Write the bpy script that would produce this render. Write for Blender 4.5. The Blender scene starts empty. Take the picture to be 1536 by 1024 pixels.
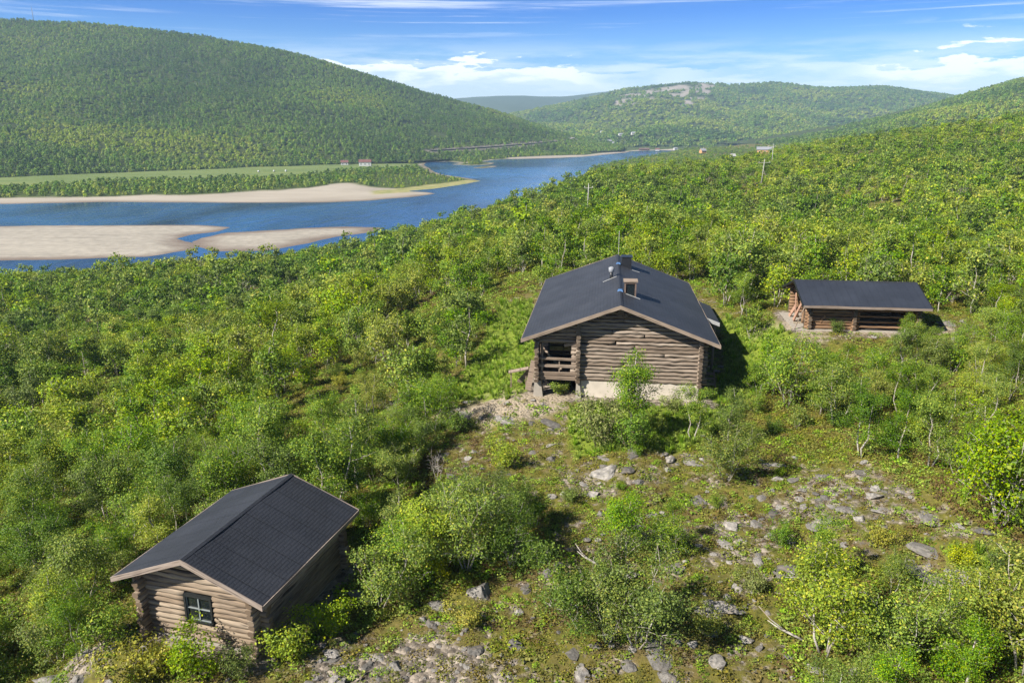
import bpy, bmesh, math, random
import numpy as np
from mathutils import Vector
from mathutils.bvhtree import BVHTree

rng = np.random.default_rng(7)
random.seed(7)
PI = math.pi
scene = bpy.context.scene
col = scene.collection

# ------------------------------------------------------------------ camera model (1536 x 1024 photograph)
F, PITCH, CAMZ = 1140.0, 0.277, 45.0
CP, SP = math.cos(PITCH), math.sin(PITCH)


def ray(px, py):
    u, v = (px - 768) / F, (512 - py) / F
    return np.array([u, CP + v * SP, -SP + v * CP])


def at(px, py, Y):
    d = ray(px, py)
    return np.array([0, 0, CAMZ]) + d * (Y / d[1])


def onz(px, py, z=0.0):
    d = ray(px, py)
    return np.array([0, 0, CAMZ]) + d * ((z - CAMZ) / d[2])


def proj(x, y, z):
    q = z - CAMZ
    dep = y * CP - q * SP
    up = y * SP + q * CP
    return 768 + F * x / dep, 512 - F * up / dep


# ------------------------------------------------------------------ small helpers
def tag(o, label=None, cat=None, group=None, kind=None):
    if label: o['label'] = label
    if cat: o['category'] = cat
    if group: o['group'] = group
    if kind: o['kind'] = kind
    return o


def empty(name, loc, rz=0.0, label=None, cat=None, group=None, scale=1.0):
    o = bpy.data.objects.new(name, None)
    col.objects.link(o)
    o.location = loc
    o.rotation_euler = (0, 0, rz)
    o.scale = (scale,) * 3
    o.empty_display_size = 0.2
    return tag(o, label, cat, group)


def link(name, me, parent=None, mat=None):
    o = bpy.data.objects.new(name, me)
    col.objects.link(o)
    if parent is not None: o.parent = parent
    return o


def np_mesh(name, v, f, mats, mi=None, smooth=False):
    """mesh from numpy verts (n,3) and an (m,4) or (m,3) face array"""
    me = bpy.data.meshes.new(name)
    v = np.asarray(v, np.float32); f = np.asarray(f, np.int32)
    k = f.shape[1]
    me.vertices.add(len(v)); me.vertices.foreach_set('co', v.ravel())
    me.loops.add(f.size); me.loops.foreach_set('vertex_index', f.ravel())
    me.polygons.add(len(f))
    me.polygons.foreach_set('loop_start', np.arange(0, f.size, k, dtype=np.int32))
    if mi is not None: me.polygons.foreach_set('material_index', np.asarray(mi, np.int32))
    me.polygons.foreach_set('use_smooth', np.full(len(f), smooth))
    for m in mats: me.materials.append(m)
    me.update(calc_edges=True)
    return me


class MB:
    """collects shapes, links them as ONE mesh object; faces carry a material index and UVs in metres"""
    def __init__(s):
        s.v, s.f, s.m, s.uv, s.sm = [], [], [], [], []

    def face(s, idx, m=0, uv=None, smooth=False):
        s.f.append(tuple(idx)); s.m.append(m); s.sm.append(smooth)
        s.uv.append(uv if uv is not None else [(0, 0)] * len(idx))

    def quad(s, p, m=0, uv=None):
        n = len(s.v); s.v += [tuple(q) for q in p]
        if uv is None:
            a = np.array(p[0], float); e1 = np.array(p[1], float) - a; L = np.linalg.norm(e1) + 1e-9; e1 /= L
            uv = []
            for q in p:
                d = np.array(q, float) - a
                x = d @ e1
                uv.append((x, np.linalg.norm(d - x * e1)))
        s.face(range(n, n + len(p)), m, uv)

    def hexa(s, p, m=0):
        """8 corners: bottom 0-3 (ccw from above), top 4-7"""
        for q in ((3, 2, 1, 0), (4, 5, 6, 7), (0, 1, 5, 4), (1, 2, 6, 5), (2, 3, 7, 6), (3, 0, 4, 7)):
            s.quad([p[i] for i in q], m)

    def box(s, x0, x1, y0, y1, z0, z1, m=0):
        s.hexa([(x0, y0, z0), (x1, y0, z0), (x1, y1, z0), (x0, y1, z0), (x0, y0, z1), (x1, y0, z1), (x1, y1, z1), (x0, y1, z1)], m)

    def bar(s, a, b, w, h, m=0, up=(0, 0, 1)):
        a = np.array(a, float); b = np.array(b, float); d = b - a; d /= np.linalg.norm(d)
        r = np.cross(d, up); r /= np.linalg.norm(r); u = np.cross(r, d)
        r = r * w / 2; u = u * h / 2
        s.hexa([a - r - u, a + r - u, b + r - u, b - r - u, a - r + u, a + r + u, b + r + u, b - r + u], m)

    def tube(s, pts, rad, n=8, m=0, cap=None, sq=1.0, jit=0.0, uoff=None, jr=None):
        """tube along pts with radii; sq = vertical/horizontal ratio"""
        pts = np.asarray(pts, float); k = len(pts)
        rad = np.broadcast_to(np.asarray(rad, float), (k,))
        t = np.gradient(pts, axis=0); t /= np.linalg.norm(t, axis=1)[:, None] + 1e-9
        ref = np.array([0, 0, 1.0]) if abs(t[:, 2]).mean() < 0.8 else np.array([1.0, 0, 0])
        r = np.cross(t, ref); r /= np.linalg.norm(r, axis=1)[:, None] + 1e-9
        u = np.cross(r, t)
        a = np.arange(n) * 2 * PI / n
        base = len(s.v)
        J = np.ones((k, n)) if jit == 0 else 1 + jit * rng.standard_normal((k, n))
        if jr is not None: J = J * jr[None, :]
        R = rad[:, None] * J
        P = pts[:, None, :] + (R * np.cos(a))[..., None] * r[:, None, :] + (R * np.sin(a) * sq)[..., None] * u[:, None, :]
        s.v += [tuple(q) for q in P.reshape(-1, 3)]
        ln = np.concatenate([[0], np.cumsum(np.linalg.norm(np.diff(pts, axis=0), axis=1))])
        uo, vo = (random.random() * 50, random.random() * 50) if uoff is None else uoff
        per = 2 * PI * rad.mean()
        for i in range(k - 1):
            for j in range(n):
                j2 = (j + 1) % n
                s.face((base + i * n + j, base + i * n + j2, base + (i + 1) * n + j2, base + (i + 1) * n + j), m,
                       [(uo + ln[i], vo + per * j / n), (uo + ln[i], vo + per * (j + 1) / n),
                        (uo + ln[i + 1], vo + per * (j + 1) / n), (uo + ln[i + 1], vo + per * j / n)], True)
        c = m if cap is None else cap
        cu = [(0.5 * math.cos(q), 0.5 * math.sin(q)) for q in a]
        s.face([base + j for j in range(n)][::-1], c, cu[::-1])
        s.face([base + (k - 1) * n + j for j in range(n)], c, cu)

    def log(s, a, b, r, m=0, cap=1, sq=0.84, wob=0.01, jit=0.03, n=12, hew=3.2):
        a = np.array(a, float); b = np.array(b, float)
        L = np.linalg.norm(b - a); k = max(3, int(L / 0.3) + 1)
        t = np.linspace(0, 1, k)
        p = a + (b - a) * t[:, None]
        w = rng.standard_normal((k, 3)) * wob
        p = p + w
        rr = r * (1 + 0.03 * np.sin(t * rng.uniform(4, 12) + rng.uniform(0, 6)) + rng.uniform(-.05, .05))
        q = np.arange(n) * 2 * PI / n
        prof = (np.abs(np.cos(q)) ** hew + np.abs(np.sin(q)) ** hew) ** (-1 / hew)
        s.tube(p, rr, n, m, cap, sq, jit, jr=prof * (1 + 0.04 * rng.standard_normal(n)))

    def build(s, name, mats, parent=None, bevel=0.0):
        me = bpy.data.meshes.new(name)
        me.from_pydata(s.v, [], s.f)
        me.polygons.foreach_set('material_index', s.m)
        me.polygons.foreach_set('use_smooth', s.sm)
        ul = me.uv_layers.new(name='UVMap')
        ul.data.foreach_set('uv', [c for q in s.uv for p in q for c in p])
        for m in (mats if isinstance(mats, (list, tuple)) else [mats]): me.materials.append(m)
        me.update()
        o = link(name, me, parent)
        if bevel > 0:
            b = o.modifiers.new('bevel', 'BEVEL'); b.width = bevel; b.segments = 1; b.limit_method = 'ANGLE'
        return o


# ------------------------------------------------------------------ materials
class NT:
    def __init__(s, name):
        s.mat = bpy.data.materials.new(name); s.mat.use_nodes = True
        s.t = s.mat.node_tree; s.t.nodes.clear()
        s.out = s.n('ShaderNodeOutputMaterial')

    def n(s, typ, _props=None, **kw):
        nd = s.t.nodes.new(typ)
        for k, v in (_props or {}).items(): setattr(nd, k, v)
        for k, v in kw.items():
            k = k.replace('_', ' ')
            sock = nd.inputs[int(k[1:])] if (k[0] == 'i' and k[1:].isdigit()) else nd.inputs[k]
            if isinstance(v, bpy.types.NodeSocket): s.t.links.new(v, sock)
            elif isinstance(v, tuple) and len(v) == 3 and sock.type == 'RGBA': sock.default_value = (*v, 1)
            else: sock.default_value = v
        return nd

    def ramp(s, fac, stops, interp='LINEAR'):
        nd = s.n('ShaderNodeValToRGB', Fac=fac)
        cr = nd.color_ramp; cr.interpolation = interp
        while len(cr.elements) < len(stops): cr.elements.new(0.5)
        for e, (p, c) in zip(cr.elements, stops):
            e.position = p; e.color = (*c, 1) if len(c) == 3 else c
        return nd.outputs['Color']

    def noise(s, vec, scale, detail=4.0, rough=0.55, dist=0.0):
        nd = s.n('ShaderNodeTexNoise', Vector=vec, Scale=scale, Detail=detail, Roughness=rough, Distortion=dist)
        return nd.outputs['Fac']

    def mix(s, fac, a, b, mode='MIX'):
        nd = s.t.nodes.new('ShaderNodeMix'); nd.data_type = 'RGBA'; nd.blend_type = mode; nd.clamp_factor = True
        for sock, v in ((nd.inputs[0], fac), (nd.inputs[6], a), (nd.inputs[7], b)):
            if isinstance(v, bpy.types.NodeSocket): s.t.links.new(v, sock)
            elif isinstance(v, tuple): sock.default_value = (*v, 1) if len(v) == 3 else v
            else: sock.default_value = v
        return nd.outputs[2]

    def math(s, op, a, b=0.0, c=0.0, clamp=False):
        nd = s.t.nodes.new('ShaderNodeMath'); nd.operation = op; nd.use_clamp = clamp
        for sock, v in zip(nd.inputs, (a, b, c)):
            if isinstance(v, bpy.types.NodeSocket): s.t.links.new(v, sock)
            else: sock.default_value = v
        return nd.outputs[0]

    def mapv(s, vec, scale=(1, 1, 1), loc=(0, 0, 0), rot=(0, 0, 0)):
        return s.n('ShaderNodeMapping', Vector=vec, Scale=scale, Location=loc, Rotation=rot).outputs[0]

    def bsdf(s, colr, rough=0.8, bump=None, bstr=0.3, bdist=0.02, spec=0.3, **kw):
        b = s.n('ShaderNodeBsdfPrincipled', Base_Color=colr, Roughness=rough, **kw)
        b.inputs['Specular IOR Level'].default_value = spec
        if bump is not None:
            bm = s.n('ShaderNodeBump', Height=bump, Strength=bstr, Distance=bdist)
            s.t.links.new(bm.outputs[0], b.inputs['Normal'])
        s.t.links.new(b.outputs[0], s.out.inputs['Surface'])
        return b


def simple(name, c, rough=0.7, var=0.25, scale=6.0, spec=0.3, metallic=0.0):
    t = NT(name)
    co = t.n('ShaderNodeTexCoord').outputs['Object']
    nz = t.noise(co, scale, 5)
    a = tuple(x * (1 - var) for x in c); b = tuple(min(1, x * (1 + var)) for x in c)
    t.bsdf(t.ramp(nz, [(0.3, a), (0.7, b)]), rough, nz, 0.2, 0.02, spec, Metallic=metallic)
    return t.mat


def wood(name, dark, midc, light, streak=1.0):
    t = NT(name)
    uv = t.n('ShaderNodeTexCoord').outputs['UV']
    g = t.noise(t.mapv(uv, (0.9, 13, 1)), 1.0, 7, 0.68)
    g2 = t.noise(t.mapv(uv, (0.5, 3.0, 1)), 1.5, 3, 0.5)
    isl = t.n('ShaderNodeNewGeometry').outputs['Random Per Island']
    base = t.ramp(g, [(0.28, dark), (0.5, midc), (0.72, light)])
    base = t.mix(t.math('MULTIPLY', isl, 0.9), base, t.mix(1.0, base, (0.55, 0.50, 0.46), 'MULTIPLY'))
    base = t.mix(t.math('MULTIPLY', t.math('SUBTRACT', g2, 0.5, clamp=True), 1.6), base, (0.16, 0.13, 0.105))
    crack = t.noise(t.mapv(uv, (0.5, 8, 1), (3, 7, 0)), 1.0, 3, 0.5, 0.3)
    ck = t.ramp(crack, [(0.60, (0, 0, 0)), (0.66, (1, 1, 1))])
    base = t.mix(t.math('MULTIPLY', ck, 0.8), base, (0.035, 0.026, 0.02))
    t.bsdf(base, 0.8, t.math('SUBTRACT', g, t.math('MULTIPLY', ck, 0.8)), 0.6, 0.012, 0.2)
    return t.mat


def end_grain(name, c):
    t = NT(name)
    uv = t.n('ShaderNodeTexCoord').outputs['UV']
    d = t.n('ShaderNodeVectorMath', {'operation': 'LENGTH'}, i0=uv).outputs['Value']
    w = t.math('SINE', t.math('MULTIPLY', d, 70.0))
    isl = t.n('ShaderNodeNewGeometry').outputs['Random Per Island']
    a = t.ramp(w, [(0.0, tuple(x * .72 for x in c)), (1.0, c)])
    t.bsdf(t.mix(isl, a, t.mix(1.0, a, (.5, .45, .4), 'MULTIPLY')), 0.85)
    return t.mat


def roofing(name, base, rowh, brickw, mortar, mort, rough=0.55, panel=None, bstr=0.5, seam=0.7):
    """roof covering; UV in metres, u along the ridge and v down the slope"""
    t = NT(name)
    uv = t.n('ShaderNodeTexCoord').outputs['UV']
    br = t.n('ShaderNodeTexBrick', {'offset': 0.5}, Vector=uv, Scale=1.0)
    br.inputs['Brick Width'].default_value = brickw; br.inputs['Row Height'].default_value = rowh
    br.inputs['Mortar Size'].default_value = mortar; br.inputs['Mortar Smooth'].default_value = 0.3
    br.inputs['Color1'].default_value = (*[x * 0.85 for x in base], 1); br.inputs['Color2'].default_value = (*[x * 1.2 for x in base], 1)
    br.inputs['Mortar'].default_value = (*mort, 1)
    nz = t.noise(uv, 1.3, 6, 0.6)
    c = t.mix(t.math('MULTIPLY', nz, 0.5), br.outputs['Color'], tuple(x * 1.35 for x in base))
    hgt = br.outputs['Fac']
    patch = t.noise(uv, 0.35, 4, 0.6)
    c = t.mix(t.ramp(patch, [(0.42, (0, 0, 0)), (0.7, (0.6, 0.6, 0.6))]), c, tuple(x * 2.0 for x in base))
    if panel:
        sp = t.n('ShaderNodeSeparateXYZ', Vector=uv)
        m = t.math('ABSOLUTE', t.math('SUBTRACT', t.math('FRACT', t.math('DIVIDE', sp.outputs[0], panel)), 0.5))
        ln = t.math('LESS_THAN', m, 0.032 / panel)
        c = t.mix(t.math('MULTIPLY', ln, seam), c, tuple(x * 0.35 for x in base))
        hgt = t.math('ADD', hgt, ln)
    grit = t.noise(uv, 90.0, 3, 0.7)
    c = t.mix(0.25, c, t.ramp(grit, [(0.3, tuple(x * 0.5 for x in base)), (0.7, tuple(x * 1.7 for x in base))]))
    t.bsdf(c, rough, t.math('SUBTRACT', t.math('MULTIPLY', grit, 0.15), hgt), bstr, 0.012, 0.35)
    return t.mat


def leaf_mat(name, stops, trans=(0.13, 0.20, 0.02), gain=2.1):
    t = NT(name)
    stops = [(p, (min(.55, c[0] * gain), min(.5, c[1] * gain), c[2] * gain * 0.9)) for p, c in stops]; trans = tuple(min(.5, c * 1.5) for c in trans)
    isl = t.n('ShaderNodeNewGeometry').outputs['Random Per Island']
    oi = t.n('ShaderNodeObjectInfo').outputs['Random']
    c = t.ramp(isl, stops)
    c = t.n('ShaderNodeHueSaturation', Color=c, Hue=t.math('MULTIPLY_ADD', oi, 0.035, 0.481),
            Saturation=t.math('MULTIPLY_ADD', oi, 0.2, 0.90), Value=t.math('MULTIPLY_ADD', t.math('FRACT', t.math('MULTIPLY', oi, 7.3)), 0.4, 0.82)).outputs[0]
    b = t.n('ShaderNodeBsdfPrincipled', Base_Color=c, Roughness=0.5)
    b.inputs['Specular IOR Level'].default_value = 0.25
    tr = t.n('ShaderNodeBsdfTranslucent', Color=t.mix(0.5, c, trans))
    mx = t.n('ShaderNodeMixShader', Fac=0.36)
    t.t.links.new(b.outputs[0], mx.inputs[1]); t.t.links.new(tr.outputs[0], mx.inputs[2])
    t.t.links.new(mx.outputs[0], t.out.inputs['Surface'])
    return t.mat


LEAF = [
    leaf_mat('leaf_mid_green', [(0.0, (0.036, 0.070, 0.009)), (0.55, (0.076, 0.124, 0.013)), (0.9, (0.135, 0.178, 0.017)), (1.0, (0.22, 0.22, 0.02))]),
    leaf_mat('leaf_yellow_green', [(0.0, (0.060, 0.094, 0.009)), (0.55, (0.115, 0.158, 0.013)), (0.9, (0.18, 0.205, 0.016)), (1.0, (0.28, 0.25, 0.018))], (0.2, 0.25, 0.02)),
    leaf_mat('leaf_dark_green', [(0.0, (0.026, 0.052, 0.008)), (0.6, (0.055, 0.092, 0.012)), (1.0, (0.11, 0.15, 0.018))], (0.08, 0.14, 0.02)),
]
LEAF_OLIVE = leaf_mat('leaf_grey_willow', [(0.0, (0.055, 0.075, 0.018)), (0.6, (0.10, 0.13, 0.032)), (1.0, (0.17, 0.19, 0.055))])
LEAF_GOLD = leaf_mat('leaf_golden_shrub', [(0.0, (0.07, 0.085, 0.01)), (0.55, (0.14, 0.15, 0.015)), (0.85, (0.20, 0.19, 0.016)), (1.0, (0.30, 0.24, 0.02))], (0.2, 0.2, 0.02))
HEATH = [leaf_mat('heath_moss', [(0.0, (0.045, 0.06, 0.01)), (0.6, (0.11, 0.125, 0.018)), (1.0, (0.20, 0.20, 0.03))], gain=1.85),
         leaf_mat('heath_ochre', [(0.0, (0.05, 0.042, 0.012)), (0.6, (0.12, 0.105, 0.02)), (1.0, (0.19, 0.155, 0.03))], (0.14, 0.12, 0.02), gain=1.6),
         leaf_mat('heath_rust', [(0.0, (0.05, 0.032, 0.014)), (0.6, (0.11, 0.07, 0.028)), (1.0, (0.16, 0.12, 0.04))], (0.1, 0.07, 0.02), gain=1.3),
         leaf_mat('heath_green', [(0.0, (0.045, 0.08, 0.012)), (0.6, (0.10, 0.155, 0.018)), (1.0, (0.18, 0.23, 0.03))], gain=2.05)]
FOREST = [leaf_mat('far_leaf_a', [(0.0, (0.032, 0.062, 0.012)), (0.6, (0.065, 0.105, 0.018)), (1.0, (0.12, 0.155, 0.024))], gain=2.75),
          leaf_mat('far_leaf_b', [(0.0, (0.020, 0.042, 0.010)), (0.6, (0.038, 0.068, 0.014)), (1.0, (0.08, 0.115, 0.022))], gain=2.75),
          leaf_mat('far_leaf_c', [(0.0, (0.065, 0.095, 0.014)), (0.6, (0.12, 0.15, 0.02)), (1.0, (0.17, 0.19, 0.028))], gain=2.75)]


def bark():
    t = NT('white_birch_bark')
    co = t.n('ShaderNodeTexCoord').outputs['Object']
    a = t.noise(t.mapv(co, (6, 6, 22)), 1.0, 4, 0.6)
    b = t.noise(co, 1.6, 2)
    c = t.ramp(a, [(0.36, (0.09, 0.075, 0.06)), (0.44, (0.34, 0.31, 0.27)), (0.7, (0.48, 0.455, 0.41))])
    c = t.mix(t.ramp(b, [(0.45, (0, 0, 0)), (0.65, (1, 1, 1))]), c, (0.23, 0.18, 0.14))
    t.bsdf(c, 0.75, a, 0.3, 0.01)
    return t.mat


BARK = bark()
TWIG = simple('brown_twig_bark', (0.16, 0.125, 0.09), 0.8, 0.35, 9)


def stone_mat():
    t = NT('lichen_grey_stone')
    co = t.n('ShaderNodeTexCoord').outputs['Object']
    oi = t.n('ShaderNodeObjectInfo').outputs['Random']
    p = t.n('ShaderNodeVectorMath', {'operation': 'ADD'}, i0=co, i1=t.n('ShaderNodeCombineXYZ', X=t.math('MULTIPLY', oi, 40)).outputs[0]).outputs[0]
    n1 = t.noise(p, 3.0, 8, 0.65); n2 = t.noise(p, 9.0, 6, 0.6); n3 = t.noise(p, 1.3, 3)
    c = t.ramp(n1, [(0.3, (0.10, 0.095, 0.09)), (0.5, (0.22, 0.205, 0.19)), (0.72, (0.40, 0.37, 0.33))])
    c = t.mix(t.math('MULTIPLY', t.ramp(n2, [(0.58, (0, 0, 0)), (0.64, (1, 1, 1))]), 0.5), c, (0.14, 0.14, 0.06))
    c = t.mix(t.math('MULTIPLY', t.ramp(n3, [(0.55, (0, 0, 0)), (0.7, (1, 1, 1))]), 0.55), c, (0.34, 0.28, 0.22))
    c = t.n('ShaderNodeHueSaturation', Color=c, Value=t.math('MULTIPLY_ADD', oi, 0.65, 0.42)).outputs[0]
    t.bsdf(c, 0.85, n1, 0.6, 0.05, 0.25)
    return t.mat


STONE = stone_mat()
LOGW = wood('tan_round_logs', (0.11, 0.082, 0.058), (0.305, 0.243, 0.178), (0.44, 0.36, 0.27))  # one wood colour for every wall of the front cabin
LOGG = wood('weathered_grey_logs', (0.10, 0.078, 0.06), (0.275, 0.222, 0.174), (0.40, 0.335, 0.27))
LOGB = wood('brown_stained_logs', (0.09, 0.052, 0.028), (0.26, 0.16, 0.09), (0.40, 0.27, 0.165))
BOARD = wood('pale_bargeboard', (0.16, 0.12, 0.09), (0.32, 0.255, 0.20), (0.42, 0.35, 0.285))
PINKB = wood('pinkish_bargeboard', (0.19, 0.15, 0.12), (0.33, 0.275, 0.235), (0.42, 0.36, 0.315))
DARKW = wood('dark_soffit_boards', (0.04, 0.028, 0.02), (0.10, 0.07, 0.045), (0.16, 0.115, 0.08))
ENDG = end_grain('log_end_grain', (0.25, 0.19, 0.135))
ENDD = end_grain('dark_log_end_grain', (0.17, 0.13, 0.095))
ROOF_CABIN = roofing('charcoal_roofing_felt', (0.024, 0.026, 0.032), 0.13, 0.5, 0.034, (0.008, 0.009, 0.012), 0.6, panel=0.95)
ROOF_HOUSE = roofing('charcoal_shingles', (0.028, 0.0305, 0.037), 0.20, 0.9, 0.022, (0.013, 0.014, 0.018), 0.6, bstr=0.35)
ROOF_METAL = roofing('dark_seamed_roof_sheet', (0.025, 0.029, 0.039), 40.0, 60.0, 0.0, (0.02, 0.02, 0.03), 0.42, panel=0.48, seam=0.25, bstr=0.25)
CAPM = simple('roof_ridge_felt', (0.028, 0.0305, 0.037), 0.6, 0.2, 8)
CONC = simple('pale_concrete', (0.29, 0.26, 0.22), 0.85, 0.14, 3)
BLACKM = simple('black_sheet_metal', (0.014, 0.015, 0.018), 0.4, 0.2, 5, 0.5)
SHADEBLK = simple('shade_black', (0.012, 0.011, 0.011), 0.9, 0.3, 3)  # near-black colour painted in for shade between logs and under the porch
WHITEP = simple('white_paint', (0.50, 0.50, 0.48), 0.6, 0.06, 8)
BLACKP = simple('black_window_frame_paint', (0.018, 0.02, 0.02), 0.5, 0.2, 8)
BLUET = simple('blue_tarp_plastic', (0.06, 0.14, 0.30), 0.6, 0.2, 7, 0.5)
PALEM = simple('pale_painted_metal', (0.36, 0.36, 0.35), 0.45, 0.1, 7, 0.5)
POLEM = simple('pale_weathered_pole', (0.34, 0.33, 0.31), 0.8, 0.2, 3)
REDP = simple('falu_red_boards', (0.30, 0.05, 0.035), 0.8, 0.15, 3)
ROOFR = simple('rust_red_roof', (0.15, 0.07, 0.06), 0.7, 0.15, 3)
GREYH = simple('grey_house_boards', (0.22, 0.23, 0.25), 0.8, 0.15, 3)
OCHREH = simple('ochre_house_boards', (0.45, 0.26, 0.12), 0.8, 0.15, 3)


def glass():
    t = NT('dark_window_glass')
    t.bsdf((0.010, 0.014, 0.016), 0.06, spec=0.8)
    return t.mat


GLASS = glass()

# ------------------------------------------------------------------ near terrain
def lookup_tps():
    c = []
    for px, py, z in [(-300, 1020, 23), (0, 1022, 25.6), (400, 1015, 27.5), (768, 1020, 28.0), (1100, 1020, 28.3), (1536, 1020, 29.2), (1800, 1000, 30),
                      (-300, 800, 21), (100, 850, 25.8), (100, 700, 22.5), (100, 600, 18), (100, 520, 12), (60, 465, 6), (-250, 470, 5), (-250, 600, 15),
                      (600, 820, 28.2), (620, 700, 27.8), (420, 650, 25.5), (400, 560, 22.5), (400, 480, 15.5), (300, 430, 7.5),
                      (640, 640, 28.4), (600, 540, 26), (560, 432, 17.0), (560, 392, 10.5), (700, 560, 28.2),
                      (930, 640, 29.4), (1000, 598, 29.55), (800, 590, 29.5), (1120, 560, 29.8),
                      (1250, 700, 29.3), (1500, 780, 30.2), (1300, 860, 29.2), (1000, 800, 28.7), (1000, 900, 28.3),
                      (1240, 490, 32.1), (1400, 488, 32.3), (1500, 560, 32.0), (1650, 700, 32.5), (1750, 500, 36)]:
        p = onz(px, py, z); c.append(p)
    for px, py, Y in [(750, 400, 95), (700, 366, 165), (780, 352, 185), (850, 338, 205), (905, 285, 250), (960, 290, 240), (1150, 275, 260), (1050, 262, 350), (990, 256, 400),
                      (1300, 300, 200), (1450, 300, 190), (1536, 245, 260), (1536, 190, 340), (1400, 201, 390), (1250, 218, 410), (1150, 238, 410), (1800, 182, 340),
                      (1300, 380, 110), (1500, 400, 100), (1100, 380, 110), (950, 380, 100), (1700, 350, 120)]:
        c.append(at(px, py, Y))
    for p in [(9.5, 60, 30.4), (4, 52, 29.9), (-20, 5, 24), (0, 5, 27.5), (25, 5, 29), (260, 640, 18), (420, 470, 47), (150, 620, 10), (330, 900, 12), (70, 700, 3.5), (600, 700, 42), (500, 1300, 15), (250, 1300, 6), (100, 560, 8), (380, 640, 34),
              (-150, 60, 4), (-60, 20, 18), (80, 15, 34), (-150, 140, 2)]:
        c.append(np.array(p, float))
    return np.array(c)


CT = lookup_tps()
_S = 100.0


def _U(r2):
    return np.where(r2 > 1e-12, 0.5 * r2 * np.log(np.maximum(r2, 1e-12)), 0.0)


def _warp(x, y):
    # compress distance so far points and near points get comparable weight
    d = np.hypot(x, y) + 1e-6
    s = np.log1p(d / 30.0) / d
    return x * s, y * s


_cx, _cy = _warp(CT[:, 0], CT[:, 1])
_n = len(CT)
_K = _U((_cx[:, None] - _cx) ** 2 + (_cy[:, None] - _cy) ** 2) + np.eye(_n) * 0.004
_P = np.stack([np.ones(_n), _cx, _cy], 1)
_A = np.block([[_K, _P], [_P.T, np.zeros((3, 3))]])
_W = np.linalg.solve(_A, np.concatenate([CT[:, 2], np.zeros(3)]))

NEAR_SHORE = [onz(*p)[:2] for p in [(-900, 520), (-300, 446), (-60, 434), (60, 427), (110, 421), (200, 414), (300, 408), (400, 399), (500, 388), (600, 375), (700, 356),
                                    (780, 338), (835, 318), (856, 290), (866, 272), (874, 262), (886, 253), (935, 243), (985, 236), (1000, 231)]] + [np.array([420., 1500.]), np.array([700., 1900.])]
NEAR_SHORE = np.array(NEAR_SHORE)


def seg_dist(x, y, pl, closed=False):
    """unsigned distance of points to a polyline"""
    q = np.vstack([pl, pl[:1]]) if closed else pl
    d = np.full(np.shape(x), 1e12)
    for a, b in zip(q[:-1], q[1:]):
        ab = b - a; L = ab @ ab + 1e-12
        t = np.clip(((x - a[0]) * ab[0] + (y - a[1]) * ab[1]) / L, 0, 1)
        d = np.minimum(d, (x - a[0] - t * ab[0]) ** 2 + (y - a[1] - t * ab[1]) ** 2)
    return np.sqrt(d)


def inside(x, y, poly):
    x = np.asarray(x, float); y = np.asarray(y, float)
    r = np.zeros(x.shape, bool)
    j = len(poly) - 1
    for i in range(len(poly)):
        xi, yi = poly[i]; xj, yj = poly[j]
        c = ((yi > y) != (yj > y)) & (x < (xj - xi) * (y - yi) / (yj - yi + 1e-12) + xi)
        r ^= c
        j = i
    return r


NEAR_POLY = np.vstack([NEAR_SHORE, [[2500, 1900], [2500, -200], [-600, -200]]])

# smooth value noise on the CPU
_perm = rng.permutation(256)
_val = rng.uniform(-1, 1, 256)


def vnoise(x, y):
    xi = np.floor(x).astype(int); yi = np.floor(y).astype(int)
    fx = x - xi; fy = y - yi
    fx = fx * fx * (3 - 2 * fx); fy = fy * fy * (3 - 2 * fy)
    g = lambda a, b: _val[_perm[(_perm[a & 255] + b) & 255]]
    return (g(xi, yi) * (1 - fx) + g(xi + 1, yi) * fx) * (1 - fy) + (g(xi, yi + 1) * (1 - fx) + g(xi + 1, yi + 1) * fx) * fy


def fbm(x, y, o=4):
    s = 0; a = 1.0
    for k in range(o):
        s = s + a * vnoise(x * 2 ** k + 13.7 * k, y * 2 ** k + 5.1 * k); a *= 0.5
    return s


CABIN = dict(rF=np.array([-10.66, 21.58, 31.57]), yaw=0.282, w=2.9, h=1.145, L=6.5, ground=28.0)
HOUSE = dict(rF=np.array([6.065, 41.256, 35.33]), yaw=0.122, w=5.57, h=2.104, L=17.55, ground=29.6)
SHEL = dict(rF=np.array([19.093, 50.584, 34.965]), yaw=1.697, w=3.1, h=1.062, L=7.82, ground=32.15)


def to_local(B, x, y):
    dx, dy = x - B['rF'][0], y - B['rF'][1]
    s, c = math.sin(B['yaw']), math.cos(B['yaw'])
    return dx * c - dy * s, dx * s + dy * c


def to_world(B, lx, ly):
    s, c = math.sin(B['yaw']), math.cos(B['yaw'])
    return B['rF'][0] + lx * c + ly * s, B['rF'][1] - lx * s + ly * c


def rect_dist(B, x, y, x0, x1, y0, y1):
    lx, ly = to_local(B, x, y)
    return np.hypot(np.maximum(0, np.maximum(x0 - lx, lx - x1)), np.maximum(0, np.maximum(y0 - ly, ly - y1)))


def sstep(a, b, v):
    t = np.clip((v - a) / (b - a), 0, 1)
    return t * t * (3 - 2 * t)


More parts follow.
